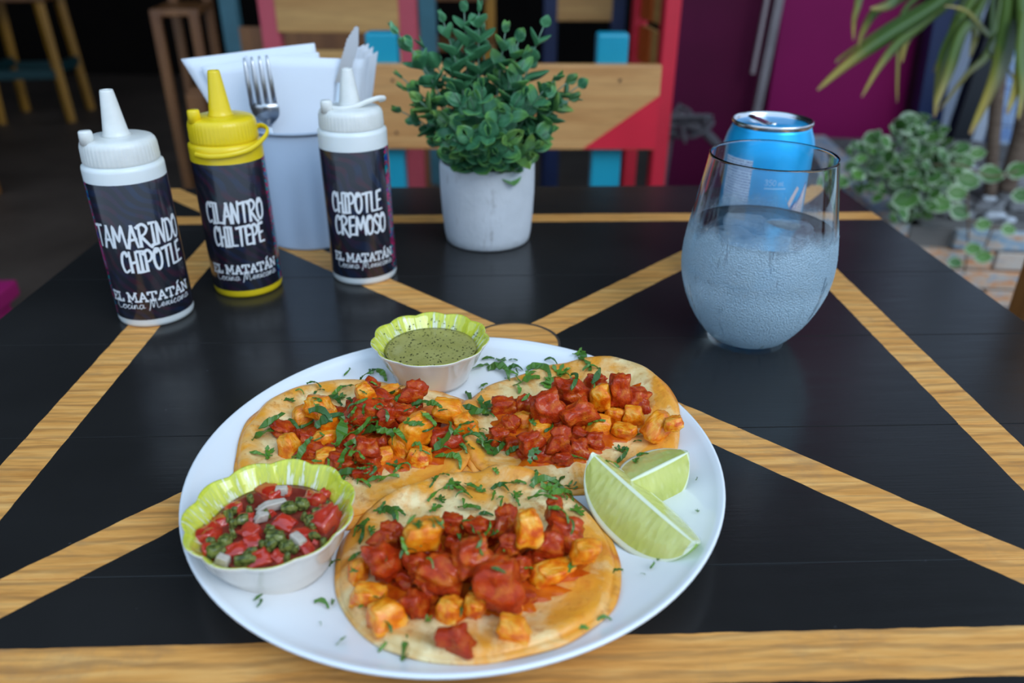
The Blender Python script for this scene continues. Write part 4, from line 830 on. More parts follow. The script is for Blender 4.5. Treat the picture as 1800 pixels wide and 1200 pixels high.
tips = [(842, 22, .672, 9), (816, 22, .678, 8), (780, 40, .674, 8), (700, 60, .672, 7), (722, 84, .662, 6), (747, 86, .680, 6), (708, 138, .668, 5), (716, 160, .655, 5), (738, 178, .650, 5), (706, 196, .662, 6),
 (888, 58, .665, 7), (911, 74, .655, 7), (922, 104, .640, 7), (955, 48, .676, 7), (797, 162, .612, 6), (846, 152, .608, 6), (826, 170, .602, 4), (916, 168, .606, 6), (955, 160, .632, 6), (974, 142, .650, 6), (996, 146, .664, 6), (1016, 152, .668, 7),
 (1000, 176, .655, 5), (964, 232, .640, 4), (940, 258, .628, 3), (820, 238, .592, 4), (858, 232, .588, 4), (800, 262, .600, 3), (868, 268, .596, 3), (925, 275, .616, 3), (795, 245, .594, 3), (838, 272, .604, 3), (896, 262, .602, 3), (778, 250, .612, 3), (790, 268, .622, 2), (905, 240, .592, 4), (770, 205, .620, 5), (880, 200, .596, 5), (800, 90, .690, 7), (870, 110, .690, 6), (930, 120, .700, 6), (850, 60, .70, 6), (760, 130, .70, 6), (980, 190, .70, 4), (740, 220, .69, 4)]
rl = random.Random(17); nleaf = 0; extra = MB()
tips.sort(key=lambda t: t[2])
for ti, (u, v, y, np_) in enumerate(tips):
    if v > 225: np_ += 1
    elif np_ > 5: np_ -= 1
    tip = PY(u, v, y)-Vector((QX, QY, 0)); an = math.atan2(tip.y, tip.x)
    bs_ = Vector((math.cos(an)*rl.uniform(.004, .02), math.sin(an)*rl.uniform(.004, .02), PH-.016))
    ctrl = bs_+Vector(((tip.x-bs_.x)*.30, (tip.y-bs_.y)*.30, max(.012, (tip.z-bs_.z)*.62)))
    pts = [bs_*(1-t)**2+ctrl*2*t*(1-t)+tip*t*t for t in [i/14 for i in range(15)]]
    b = MB(); b.tube(pts, [.0011-.0006*i/14 for i in range(15)], 6)
    st = obj('stem', b.mesh('stem', M_STEM), pot)
    young = rl.random() < .35
    for k in range(np_):
        t = 1-.80*(k/max(1, np_))**.95*(1 if np_ > 3 else .7); i = min(13, int(t*14)); p = pts[i]+(pts[i+1]-pts[i])*(t*14-i); T = (pts[i+1]-pts[i]).normalized()
        sz = (.0130+.0080*min(1, k/3.0))*rl.uniform(.9, 1.12)
        a = T.cross(Vector((0, 0, 1))); a = a.normalized() if a.length > .05 else Vector((1, 0, 0)); bb = T.cross(a)
        ph = (PI/2*k)+ti*.9+rl.uniform(-.25, .25)
        for s_ in (0, 1):
            if k > 3 and np_ > 5 and s_ and rl.random() < .25: continue
            d = (a*math.cos(ph+PI*s_)+bb*math.sin(ph+PI*s_)); opening = .35 if k == 0 else .75+.12*min(k, 3)
            X1 = (d*math.sin(opening)+T*math.cos(opening)).normalized(); Z1 = (T-X1*T.dot(X1)).normalized(); Y1 = Z1.cross(X1)
            M = Matrix((X1, Y1, Z1)).transposed()
            me = rl.choice(LEAVESY if (young and k < 2) else LEAVES)
            sc3 = sz*(.8 if k == 0 else 1); nleaf += 1
            if nleaf <= 296: obj('leaf', me, st, loc=p, rot=M, scale=sc3)
            else: extra.add([p+M@(q.co*sc3) for q in me.vertices], [tuple(f.vertices) for f in me.polygons])

obj('leaves', extra.mesh('small_leaves', M_LEAF), pot, kind='stuff')
# drinking glass with ice water ------------------------------------------------
GX, GY = .1612, .4785
def glassmat(name, c=(1, 1, 1), rough=0, ior=1.45):
    m = NT(name); m.t.nodes.remove(m.b); g = m.n('BsdfGlass'); g.inputs['Color'].default_value = (*c, 1); g.inputs['Roughness'].default_value = rough; g.inputs['IOR'].default_value = ior
    m.l(g.outputs[0], m.out.inputs[0]); return m, g
mg, _ = glassmat('clear_drinking_glass', (.97, .99, 1.0)); M_GLASS = mg.mat
outer = [(0, .0), (.018, .0), (.0225, .0006), (.0262, .0028), (.031, .0080), (.0375, .0175), (.0430, .0290), (.0468, .0410), (.0484, .0520), (.0482, .0630), (.0466, .0760), (.0442, .0900), (.0418, .1050), (.0396, .1180), (.0387, .1240)]
tw = .0013
inner = [(r-tw, z) for r, z in outer[5:]]; inner = [(0, .0058), (.014, .0060), (.024, .0080), (.0300, .0122)]+[(.0340, .0168)]+inner[1:]
def interp(prof, z):
    for (r0, z0), (r1, z1) in zip(prof, prof[1:]):
        if z0 <= z <= z1: return r0+(r1-r0)*((z-z0)/(z1-z0) if z1 > z0 else 0)
    return prof[-1][0]
def smoothp(pr_, n=4): return [(p.x, p.y) for p in catmull([(a, c, 0) for a, c in pr_], n)]
so, si = smoothp(outer), smoothp(inner)
top = [(.03870, .1247), (.0382, .1251), (.0377, .1247)]
gp = so+top+si[::-1]; gp[0] = (0, 0); gp[-1] = (0, .0058)
gl = empty('drinking_glass', (GX, GY, 0), label='stemless tumbler of ice water beaded with condensation, before the can', cat='glass')
b = MB(); b.lathe(gp, 96); obj('bowl', b.mesh('glass_bowl', M_GLASS), gl)
WZ = .0775
mw, _ = glassmat('drinking_water', (.96, .985, 1.0), 0, 1.333); M_WATER = mw.mat
wp = [(max(0, r+.0003), z-.0003) for r, z in si if z < WZ]; wp[0] = (0, .0055)
rw = interp(si, WZ)+.0003; wp += [(rw, WZ+.0008), (rw-.0012, WZ+.0001), (rw-.003, WZ), (.02, WZ), (0, WZ)]
b = MB(); b.lathe(wp, 96); tag(obj('water', b.mesh('water', M_WATER), loc=(GX, GY, 0)), 'pale blue water filling the drinking glass about two thirds', 'water')
# ice
m = NT('cloudy_ice'); m.t.nodes.remove(m.b); v = m.coords()
g = m.n('BsdfGlass'); g.inputs['Roughness'].default_value = .12; g.inputs['IOR'].default_value = 1.31; g.inputs['Color'].default_value = (.95, .98, 1, 1)
d = m.n('BsdfDiffuse'); d.inputs[0].default_value = (.85, .92, .98, 1); tr = m.n('BsdfTranslucent'); tr.inputs[0].default_value = (.85, .93, 1, 1); ad = m.n('MixShader'); ad.inputs[0].default_value = .55; m.l(d.outputs[0], ad.inputs[1]); m.l(tr.outputs[0], ad.inputs[2])
mx = m.n('MixShader'); m.l(m.ramp(m.noise(v, 1.6, 4, .6), [(.35, .25), (.65, .62)]), mx.inputs[0]); m.l(g.outputs[0], mx.inputs[1]); m.l(ad.outputs[0], mx.inputs[2]); m.l(mx.outputs[0], m.out.inputs[0]); M_ICE = m.mat
ices = [(-.0195, -.004, .061, .030, .3, 'ice cube floating at the left of the glass'), (.006, -.017, .055, .033, -.4, 'large ice cube hanging low in the middle of the glass'), (.021, .010, .064, .028, .7, 'ice cube breaking the surface at the right of the glass'), (-.004, .021, .063, .026, 1.2, 'ice cube floating at the back of the glass')]
for i, (x, y, z, s, rz, lb) in enumerate(ices):
    me = chunk_mesh('ice_cube', M_ICE, 80+i, .10, .55)
    tag(obj('ice_cube', me, loc=(GX+x, GY+y, z), rot=(.3*math.sin(i*2), .3*math.cos(i*3), rz), scale=(s, s, s*.95)), lb, 'ice', 'ice cubes in the glass')
# condensation: film on the outside of the cold part
m = NT('condensation_film'); m.t.nodes.remove(m.b); v = m.coords(); sep = m.n('SeparateXYZ'); m.l(v, sep.inputs[0])
vo = m.n('TexVoronoi'); vo.inputs['Scale'].default_value = 900; m.l(v, vo.inputs[0]); vo2 = m.n('TexVoronoi'); vo2.inputs['Scale'].default_value = 420; m.l(v, vo2.inputs[0])
bmp = m.n('Bump'); bmp.inputs['Strength'].default_value = .9; bmp.inputs['Distance'].default_value = .0006; m.l(vo.outputs[0], bmp.inputs['Height']); bmp.invert = True
tra = m.n('BsdfTransparent'); d = m.n('BsdfDiffuse'); d.inputs[0].default_value = (.60, .84, 1.0, 1); tl_ = m.n('BsdfTranslucent'); tl_.inputs[0].default_value = (.66, .85, 1.0, 1); gs_ = m.n('BsdfGlossy'); gs_.inputs['Roughness'].default_value = .25
for q in (d, tl_, gs_): m.l(bmp.outputs[0], q.inputs['Normal'])
a1 = m.n('MixShader'); a1.inputs[0].default_value = .28; m.l(d.outputs[0], a1.inputs[1]); m.l(tl_.outputs[0], a1.inputs[2])
a2 = m.n('MixShader'); a2.inputs[0].default_value = .08; m.l(a1.outputs[0], a2.inputs[1]); m.l(gs_.outputs[0], a2.inputs[2])
# coverage: fades out above the water line, thinner in runs left by drips
cov = m.math('SUBTRACT', 1, m.ramp(m.math('ADD', m.math('MULTIPLY', sep.outputs[2], 10), m.math('MULTIPLY', m.noise(v, 60, 4, .6), .25)), [(.88, 0.0), (1.0, 1.0)]))
ang = m.math('ARCTAN2', sep.outputs[1], sep.outputs[0]); cm = m.n('CombineXYZ'); m.l(m.math('MULTIPLY', ang, 1), cm.inputs[0]); m.l(m.math('MULTIPLY', sep.outputs[2], 5), cm.inputs[2])
runs = m.ramp(m.noise(cm.outputs[0], 3.2, 4, .75), [(.60, 0.0), (.65, .6)])
cov = m.math('MULTIPLY', cov, m.math('SUBTRACT', 1, runs)); cov = m.math('MULTIPLY', cov, m.ramp(m.math('MULTIPLY', sep.outputs[2], 10), [(.06, 1.0), (.40, 1.0), (.52, .66)]))
cov = m.math('MULTIPLY', cov, m.ramp(vo.outputs[0], [(.1, 1.0), (.6, .82)]))
a3 = m.n('MixShader'); m.l(cov, a3.inputs[0]); m.l(tra.outputs[0], a3.inputs[1]); m.l(a2.outputs[0], a3.inputs[2]); m.l(a3.outputs[0], m.out.inputs[0]); M_COND = m.mat
b = MB(); b.lathe([(r+.00025, z) for r, z in so if .002 < z < .105], 96, closed=False); obj('condensation_film', b.mesh('condensation_film', M_COND), gl, label='misty film of condensation')
b = MB(); rg = random.Random(4)
for i in range(900):
    z = .004+.082*rg.random()**1.1; a = rg.uniform(0, 2*PI); r = interp(so, z); s = rg.uniform(.00018, .00055)*(1.8 if rg.random() < .03 else 1); c0 = Vector((math.cos(a)*(r+.0002), math.sin(a)*(r+.0002), z))
    n_ = Vector((math.cos(a), math.sin(a), -.1)).normalized(); t_ = Vector((-math.sin(a), math.cos(a), 0)); u_ = n_.cross(t_)
    vs = [c0+n_*s*.7]+[c0+n_*s*.35+(t_*math.cos(q*PI/3)+u_*math.sin(q*PI/3))*s*.8 for q in range(6)]+[c0+(t_*math.cos(q*PI/3)+u_*math.sin(q*PI/3))*s for q in range(6)]
    b.add(vs, [(0, 1+q, 1+(q+1) % 6) for q in range(6)]+[(1+q, 7+q, 7+(q+1) % 6, 1+(q+1) % 6) for q in range(6)])
obj('droplets', b.mesh('droplets', mw.mat), gl, kind='stuff')

# can ------------------------------------------------------------------------
CX, CY, CRR, CHH = .1925, .586, .0335, .1235
can = empty('drink_can', (CX, CY, 0), -math.atan2(CX, CY), label='opened light blue metallic drink can standing behind the glass', cat='can')
m = NT('light_blue_metallic_print'); m.base((.015, .44, .86)); m.set('Metallic', .45); m.set('Roughness', .30); M_CANB = m.mat
M_ALU = plain('bare_aluminium', (.72, .73, .76), .22, metal=1)
b = MB(); b.lathe([(CRR*.74, .0), (CRR*.78, .0), (CRR*.86, .004), (CRR*.97, .010), (CRR, .014), (CRR, CHH-.022), (CRR*.985, CHH-.018), (CRR*.93, CHH-.011), (CRR*.855, CHH-.005), (CRR*.84, CHH-.003)], 96); obj('body', b.mesh('can_body', M_CANB), can)
b = MB(); b.lathe([(CRR*.84, CHH-.0035), (CRR*.865, CHH-.0018), (CRR*.872, CHH-.0004), (CRR*.862, CHH+.0006), (CRR*.84, CHH+.0004), (CRR*.81, CHH-.0015), (CRR*.79, CHH-.0065), (CRR*.76, CHH-.0068), (CRR*.74, CHH-.0050), (0, CHH-.0050)], 96, closed=False); obj('lid', b.mesh('can_lid', M_ALU), can)
M_DARK = plain('dark_opening', (.004, .004, .005), .3)
b = MB(); b.lathe([(.0, CHH-.0047), (.0085, CHH-.0047), (.009, CHH-.0049)], 32, c=(0, 0, 0)); me = b.mesh('can_mouth', M_DARK)
for q in me.vertices: q.co.x = q.co.x*1.15+.011; q.co.y = q.co.y*.8-.006
obj('mouth', me, can, label='dark drinking opening')
b = MB(); b.tube([(.002, -.002, CHH-.0040), (-.004, 0, CHH-.0030), (-.010, .002, CHH-.0010), (-.017, .004, CHH+.0012)], [.004, .0065, .0065, .004], 12, flat=.16)
b.lathe([(.0, CHH-.0018), (.0022, CHH-.0020), (.0026, CHH-.0045)], 16, c=(.001, -.001, 0)); obj('pull_tab', b.mesh('pull_tab', M_ALU), can)
def patch(name, R, a0, a1, z0, z1, mat, parent, off=.0001, label=None, n=14):
    vs = []; fs = []
    for j in range(2):
        for i in range(n+1): a = math.radians(a0+(a1-a0)*i/n); r = R+off; vs.append((math.sin(a)*r, -math.cos(a)*r, (z0, z1)[j]))
    fs = [(i, i+1, n+2+i, n+1+i) for i in range(n)]
    return obj(name, mesh(name, vs, fs, mat), parent, label=label)
m = NT('nutrition_panel_print'); v = m.coords(); sep = m.n('SeparateXYZ'); m.l(v, sep.inputs[0]); ang = m.math('ARCTAN2', sep.outputs[0], m.math('MULTIPLY', sep.outputs[1], -1))
ln = m.math('LESS_THAN', m.math('FRACT', m.math('MULTIPLY', sep.outputs[2], 480)), .5); cm = m.n('CombineXYZ'); m.l(m.math('MULTIPLY', ang, 30), cm.inputs[0]); m.l(m.math('FLOOR', m.math('MULTIPLY', sep.outputs[2], 480)), cm.inputs[1])
wd = m.math('GREATER_THAN', m.noise(cm.outputs[0], 2.2, 2), .45); m.base(m.mix(m.math('MULTIPLY', m.math('MULTIPLY', ln, wd), .75), (.62, .72, .84), (.03, .09, .35))); m.set('Roughness', .35); M_PANEL = m.mat
patch('nutrition_panel', CRR, -62, -16, .030, CHH-.0235, M_PANEL, can, label='pale nutrition panel of tiny blue print')
b = MB(); wrap_text(b, 'OOO', FONT, CRR, .09, .001, 0, .01, .0001)
DIG = {'3': (.5, ['c', [(.02, .88), (.25, 1), (.44, .78), (.2, .54), (.46, .28), (.24, 0), (0, .12)]]), '5': (.5, [[(.44, 1), (.08, 1), (.05, .56)], 'c', [(.05, .56), (.34, .6), (.46, .3), (.26, 0), (0, .1)]]), '0': (.5, ['c', [(.24, 1), (.02, .7), (.02, .3), (.22, 0), (.44, .3), (.44, .7), (.24, 1)]]),
       'm': (.5, [[(0, 0), (0, .5), (.2, .55), (.22, 0)], [(.22, .5), (.42, .5), (.44, 0)]]), 'L': (.3, [[(0, .7), (0, 0), (.25, 0)]]), ' ': (.2, [])}
b = MB(); wrap_text(b, '350 mL', DIG, CRR, .0835, .0042, math.radians(2), math.radians(27), .0006, gap=.12, off=.0002)
wrap_text(b, '  ', DIG, CRR, .08, .004, 0, .1, .0006)
for k in range(1): b.add([(math.sin(math.radians(2+i*2.5))*(CRR+.0002), -math.cos(math.radians(2+i*2.5))*(CRR+.0002), z) for z in (.0808, .0816) for i in range(12)], [(i, i+1, 13+i, 12+i) for i in range(11)])
obj('lettering', b.mesh('can_lettering', plain('pale_blue_print', (.35, .66, .90), .4), False), can, label='small pale 350 mL mark')
M_LOGW = plain('cream_pink_print', (.66, .50, .48), .4); M_LOGN = plain('navy_print', (.02, .03, .22), .4)
def shape(pts, off):   # outline in (angle deg, z)
    c = (sum(p[0] for p in pts)/len(pts), sum(p[1] for p in pts)/len(pts)); R = CRR+off
    f = lambda p: (math.sin(math.radians(p[0]))*R, -math.cos(math.radians(p[0]))*R, p[1])
    rings = [[(c[0]+(p[0]-c[0])*q, c[1]+(p[1]-c[1])*q) for p in pts] for q in (.33, .66, 1)]; n = len(pts)
    vs = [f(c)]+[f(p) for r in rings for p in r]; fs = [(0, 1+i, 1+(i+1) % n) for i in range(n)]
    for k in range(2): fs += [(1+k*n+i, 1+(k+1)*n+i, 1+(k+1)*n+(i+1) % n, 1+k*n+(i+1) % n) for i in range(n)]
    return vs, fs
lg = [(16, .040), (20, .052), (19, .056), (28, .055), (40, .062), (52, .070), (70, .082), (70, .038), (40, .030)]
b = MB(); b.add(*shape([(a-(a < 60)*1.8, z+.0016) for a, z in lg], .0002)); b.add(*shape(lg, .0003), m=1); b.add(*shape([(36, .070), (48, .082), (52, .080), (40, .066)], .0003), m=1)
obj('emblem', b.mesh('can_emblem', [M_LOGN, M_LOGW], False), can, label='cream and navy jagged emblem')

# chairs ------------------------------------------------------------------------
def chair(x, y, rz, label, width, dep, seat_z, back_z, pw, m_post, slats, m_seat, m_leg=None, grp='wooden chairs around the room', name='dining_chair', stretch=True, lean=0.0):
    """back posts at local y=0, seat towards local -y; floor -0.75"""
    t = empty(name, (x, y, -.75), rz, label=label, cat='chair', group=grp); m_leg = m_leg or m_post; h0 = .75
    for s in (-1, 1):
        obj('post', boxmesh('post', (s*(width/2-pw/2), 0, (back_z+h0)/2), (pw, pw*.8, back_z+h0), m_post, .005), t)
        obj('leg', boxmesh('leg', (s*(width/2-pw/2), -dep, (seat_z+h0)/2), (pw, pw*.8, seat_z+h0-.022), m_leg, .004), t)
        if stretch: obj('stretcher', boxmesh('stretcher', (s*(width/2-pw/2), -dep/2, .18), (pw*.5, dep-pw, pw*.7), m_leg, .003), t)
    for ws, zc, hh, mats, yy in slats:
        o = obj('slat', boxmesh('slat', (0, yy, zc+h0), (ws, .018, hh), mats, .003), t)
    obj('seat', boxmesh('seat', (0, -dep/2-.01, seat_z+h0-.011), (width, dep+.02-pw*.8, .022), m_seat, .004), t)
    return t
near = chair(PY(874, 100, 1.27).x, 1.27, math.radians(0), 'turquoise posted chair with a pine backrest and one red corner, across the table', .40, .36, -.30, .112, .048, M_BLUE, [(.455, .0, .13, W_PINE, -.029)], W_PINE, grp='chairs beyond the table')
for o in near.children:
    if o.name.startswith('slat'):
        # backrest board, with its painted corner as a flush inset piece of paint
        z_lo, z_hi = PY(900, 262, 1.235).z+.75, PY(900, 113, 1.235).z+.75
        x0, x1 = PY(628, 180, 1.235).x-near.location.x, PY(1158, 180, 1.235).x-near.location.x
        me = boxmesh('backrest_board', ((x0+x1)/2, -.029, (z_lo+z_hi)/2), (x1-x0, .02, z_hi-z_lo), W_PINE, .003); o.data = me
        A1, B1, C1 = PY(1025, 259, 1.23), PY(1152, 259, 1.23), PY(1157, 168, 1.23)
        b = MB(); q = [Vector((p.x-near.location.x, -.0405, p.z+.75)) for p in (A1, B1, C1)]; q[1].x = x1-.0005; q[2].x = x1-.0005; q[0].z = q[1].z = z_lo+.002
        b.add(q+[p+Vector((0, .002, 0)) for p in q], [(0, 1, 2), (5, 4, 3), (0, 3, 4, 1), (1, 4, 5, 2), (2, 5, 3, 0)])
        obj('painted_corner', b.mesh('painted_corner', M_RED, False), o, label='bright red painted corner')
        k_ = plain('dark_knot', (.12, .06, .03), .5); b = MB()
        for uu, vv in ((1090, 141), (690, 141), (697, 233)):
            p = PY(uu, vv, 1.23); b.lathe([(0, 0), (.0022, 0), (.0024, .001)], 14, c=(0, 0, 0)); 
            for w_ in b.v[-42:]: w_.x, w_.y, w_.z = p.x-near.location.x+w_.x, -.0395-w_.z, p.z+.75+w_.y
        obj('knot', b.mesh('wood_knot', k_, False), o)
# red framed chair beyond, left
ca = PY(597, 40, 2.05)
chair(ca.x, 2.05, math.radians(-2), 'coral red framed chair with a wide amber back slat, behind the napkins', .385, .36, -.175, .35, .046, M_PINKRED, [(.30, PY(600, 28, 2.03).z+.004, .085, W_PINE2, -.012), (.30, PY(600, 104, 2.03).z, .04, W_PINE2, -.012)], W_BROWN, grp='chairs beyond the table')
# teal chair further back
cb = PY(580, 40, 2.75)
chair(cb.x, 2.75, math.radians(0), 'faded teal posted chair with a brown seat, farther back behind the red framed chair', .70, .40, -.16, .40, .055, M_TEAL, [(.60, PY(600, 75, 2.75).z-.0, .10, W_BROWN, -.012)], W_BROWN, m_leg=W_BROWN, grp='chairs beyond the table')
# brown chair left
cc = PY(338, 20, 3.1)
chair(cc.x, 3.1, math.radians(12), 'plain brown wooden chair, dim, behind the napkin at the left', .15, .36, PY(345, 22, 3.1).z+.04, .45, .032, W_BROWN, [(.18, .35, .05, W_BROWN, -.012)], W_BROWN, grp='chairs beyond the table')
# amber post piece: back chair with mustard legs
cy_ = PY(862, 50, 3.4)
t_ = chair(cy_.x-.16, 3.4, 0, 'mustard yellow legged chair with a brown seat, dim, behind the eucalyptus', .36, .36, -.12, .35, .04, M_YEL, [(.3, .05, .09, W_BROWN, -.012)], W_BROWN, grp='chairs beyond the table')
# navy chair
cn = PY(1027, 20, 3.3)
chair(cn.x, 3.3, 0, 'navy blue posted chair with an amber back slat, dim, right of the eucalyptus', .32, .36, -.32, .40, .055, M_NAVY, [(.24, PY(1030, 12, 3.3).z, .10, W_PINE2, -.012)], W_BROWN, grp='chairs beyond the table')
# red chair seen from its side, right
pR, pL = PY(1168, 150, 1.88), PY(1122, 50, 2.22); dv = Vector((pR.x-pL.x, 1.88-2.22, 0)); wch = dv.length+.04; rzr = math.atan2(dv.y, dv.x)
chair((pR.x+pL.x)/2, (1.88+2.22)/2, rzr, 'red chair turned sideways with orange and amber back slats, beside the magenta wall', wch, .40, -.185, .35, .046, M_RED, [(wch-.05, PY(1130, 14, 2.0).z+.012, .10, W_PINE2, .012), (wch-.05, PY(1130, 92, 2.0).z, .085, W_PINE2, .012)], W_PINE2, grp='chairs beyond the table')
rc_ = [o for o in bpy.data.objects if o.type == 'EMPTY' and 'sideways' in o.get('label', '')][0]
for o in [o for o in rc_.children if o.name.startswith('slat')]:
    zc = sum((Vector(c)).z for c in o.bound_box)/8; hh = max(c[2] for c in o.bound_box)-min(c[2] for c in o.bound_box)
    me = boxmesh('orange_block', (-(wch-.05)*.28, -.0005, zc), ((wch-.05)*.44, .006, hh-.001), M_ORANGEP, .001); obj('orange_block', me, o, label='orange painted half')
# mustard stool far left
st = empty('bar_stool', (PY(82, 205, 4.8).x, 4.82, -.75), math.radians(10), label='mustard yellow stool with dark teal rungs, dim, in the far left', cat='stool')
for s in (-1, 1):
    for q in (-1, 1): b = MB(); b.tube([(s*.19, q*.19, 0), (s*.165, q*.165, .66)], [.026, .03], 4); obj('leg', b.mesh('leg', M_YEL, False), st)
    obj('rung', boxmesh('rung', (0, s*.18, .27), (.34, .03, .05), M_DKTEAL, .003), st); obj('rung', boxmesh('rung', (s*.18, 0, .30), (.03, .34, .05), M_DKTEAL, .003), st)
obj('seat', boxmesh('seat', (0, 0, .675), (.44, .44, .04), W_BROWN, .006), st)
# brown table leg at the left edge: a wooden table cropped by the frame
lt = PY(-4, 335, 3.25)
tb = empty('wooden_table', (lt.x-.33, 2.95, -.75), 0, label='brown wooden table mostly out of frame, one leg at the left edge', cat='table')
for s in (-1, 1):
    for q in (-1, 1): obj('leg', boxmesh('leg', (s*.31, q*.27, .35), (.065, .065, .70), W_ORANGE if s > 0 else W_BROWN, .004), tb)
obj('tabletop', boxmesh('tabletop', (0, 0, .72), (.76, .66, .04), W_BROWN, .004), tb)
# magenta chair, left of the table
mc = P(30, 490, -.30); e1 = (P(0, 515, -.30)-mc).normalized()
sd_ = .38; ar = math.atan2(-e1.y, -e1.x)      # seat front edge runs from the corner along e1
e2 = Vector((-math.sin(ar), math.cos(ar), 0)); cen = mc+e1*sd_/2+e2*sd_/2
mg = empty('low_stool', (cen.x, cen.y, -.75), ar, label='magenta stool at the left edge of the photo, only its seat corner showing', cat='stool')
obj('seat', boxmesh('seat', (0, 0, .435), (sd_, sd_, .03), M_MAG, .006), mg)
for a in (-1, 1):
    for c in (-1, 1): obj('leg', boxmesh('leg', (a*.155, c*.155, .21), (.04, .04, .42), M_MAG, .004), mg)
# brown chair, right of the table
rp = .80
ch = empty('dining_chair', (0, 0, -.75), 0, label='orange brown wooden chair at the right edge beside the table', cat='chair', group='chairs beside the table')
pe = PY(1784, 480, rp); x0 = pe.x+.004
for yy in (rp+.03, rp-.33): obj('post', boxmesh('post', (x0+.045, yy-.055, .50), (.09, .05, 1.0) if yy > rp else (.05, .05, 1.0), W_ORANGE, .004), ch)
for yy in (rp+.03, rp-.33): obj('leg', boxmesh('leg', (x0+.42, yy, .215), (.05, .05, .43), W_ORANGE, .004), ch)
obj('seat', boxmesh('seat', (x0+.26, rp-.20, .441), (.40, .40, .022), W_ORANGE, .004), ch)
obj('slat', boxmesh('slat', (x0+.060, rp-.20, .85), (.02, .31, .10), W_ORANGE, .003), ch)

# right side: magenta wall, posts, planter ----------------------------------------
M_MAGW = plain('magenta_wall_paint', (.235, .003, .085), .6, spec=.2, var=.08, vs=3, bump=.1, bs=20, bd=.002)
M_MAGSHADE = plain('shaded_magenta_door_paint', (.085, .001, .030), .6, spec=.2, var=.2, vs=3)  # darker magenta: the shade on the left panel is put into its colour
yw = 2.75
xa, xb, xc = PY(1166, 150, yw).x, PY(1352, 120, yw).x, PY(1640, 120, yw).x
b = MB(); b.box(((xb+xc)/2+.01, yw+.04, .65), (xc-xb-.01, .08, 2.8)); struct('wall_right', b.mesh('wall_magenta', M_MAGW, False))
b = MB(); b.box(((xa+xb)/2, yw+.09, .65), (xb-xa+.02, .06, 2.8)); struct('door_1', b.mesh('door', M_MAGSHADE, False))
b = MB(); M_ = Matrix.Rotation(math.radians(3.2), 3, 'Y'); b.box((xb-.005, yw-.02, .1), (.026, .02, 1.7), rot=M_); struct('trim_1', b.mesh('door_trim', plain('grey_metal_trim', (.22, .19, .20), .5, var=.2), False))
b = MB(); b.box((xb-.030, yw-.02, .38), (.011, .02, 1.1), rot=M_); struct('trim_2', b.mesh('door_trim_short', plain('pale_metal_trim', (.32, .26, .27), .4), False))
M_WHITEW = plain('white_painted_wall', (.60, .66, .76), .5, var=.12, vs=6); M_BLK = plain('black_pipe', (.012, .015, .02), .35)
xd = PY(1900, 120, yw).x
b = MB(); b.box(((xc+xd)/2+.3, yw+.16, .65), (xd-xc+.6, .08, 2.8)); struct('wall_right_side', b.mesh('wall_white', M_WHITEW, False))
lean = math.radians(-4.0)
def post(name, u, v, y, w_, mat, label, cat, ln=lean):
    p = PY(u, v, y); M_ = Matrix.Rotation(ln, 3, 'Y'); b = MB(); b.box((0, 0, .85), (w_, .05, 1.9), rot=M_)
    me = bevel(b.mesh(name, mat, False), .004); o = obj(name, me, loc=(p.x+math.tan(ln)*(-p.z-.75)-.0+math.tan(-ln)*0, y, -.75)); 
    # keep the post passing through the measured point
    o.location.x = p.x-math.tan(ln)*(p.z+.75-.85); return tag(o, label, cat)
struct_n = [post('painted_post', 1640, 140, yw-.10, .085, M_NAVY, 'leaning navy blue post at the right end of the magenta wall', 'post'),
            post('black_pipe', 1612, 140, yw-.03, .03, M_BLK, 'thin black pipe between the magenta wall and navy post', 'pipe', math.radians(-3)),
            post('black_pipe', 1702, 190, yw-.19, .065, M_BLK, 'thick black pipe crossing the white wall behind the palm', 'pipe', math.radians(4))]
m = NT('blue_swirl_tiles'); v = m.coords(); n1 = m.noise(v, 11, 2, .5, 2.2); m.base(m.ramp(n1, [(.40, (.42, .52, .66)), (.48, (.10, .22, .52)), (.55, (.45, .56, .70)), (.62, (.05, .12, .38)), (.68, (.42, .52, .66))])); m.set('Roughness', .3); M_TILE = m.mat
tp = PY(1775, 200, yw-.22); tl = empty('tile_panel', (tp.x+.02, yw-.22, -.3), label='blue and white swirl tiled pillar behind the palm trunk', cat='pillar')
for k in range(7): obj('tile', boxmesh('tile', (0, 0, -.07+.15*k), (.146, .03, .146), M_TILE, .002), tl, loc=(0, 0, 0))
# white rope clump by the wall base
# planter of painted bricks
PLY, PLZ = 1.58, -.295
px0 = PY(1600, 400, PLY).x
def brickmat(name, cs, sd):
    m = NT(name); v = m.coords('Object', scale=(1, 1, 3.2), loc=(sd, 0, 0)); n1 = m.noise(v, 26, 4, .6, .8); m.base(m.ramp(n1, [(.3, cs[0]), (.45, cs[1]), (.55, cs[2]), (.68, cs[3])])); m.set('Roughness', .6); m.bump(n1, .4, .004); return m.mat
BM_ = [brickmat('painted_brick_mix_%s' % w_, c, i) for i, (w_, c) in enumerate([('orange', [(.66, .24, .09), (.66, .36, .20), (.58, .50, .42), (.10, .26, .45)]), ('blue', [(.10, .18, .30), (.30, .42, .52), (.55, .50, .44), (.58, .27, .13)]), ('cream', [(.60, .40, .28), (.58, .52, .46), (.60, .45, .34), (.25, .33, .42)])])]
pl = empty('brick_planter', (px0, PLY, -.75), math.radians(-6), label='low planter wall of bricks painted orange, blue and cream, right of the table', cat='planter')
rb = random.Random(2); LEN, HB = .19, .044
BR = [boxmesh('painted_brick', (0, 0, 0), (LEN-.006, .07, HB-.004), mm, .004) for mm in BM_]
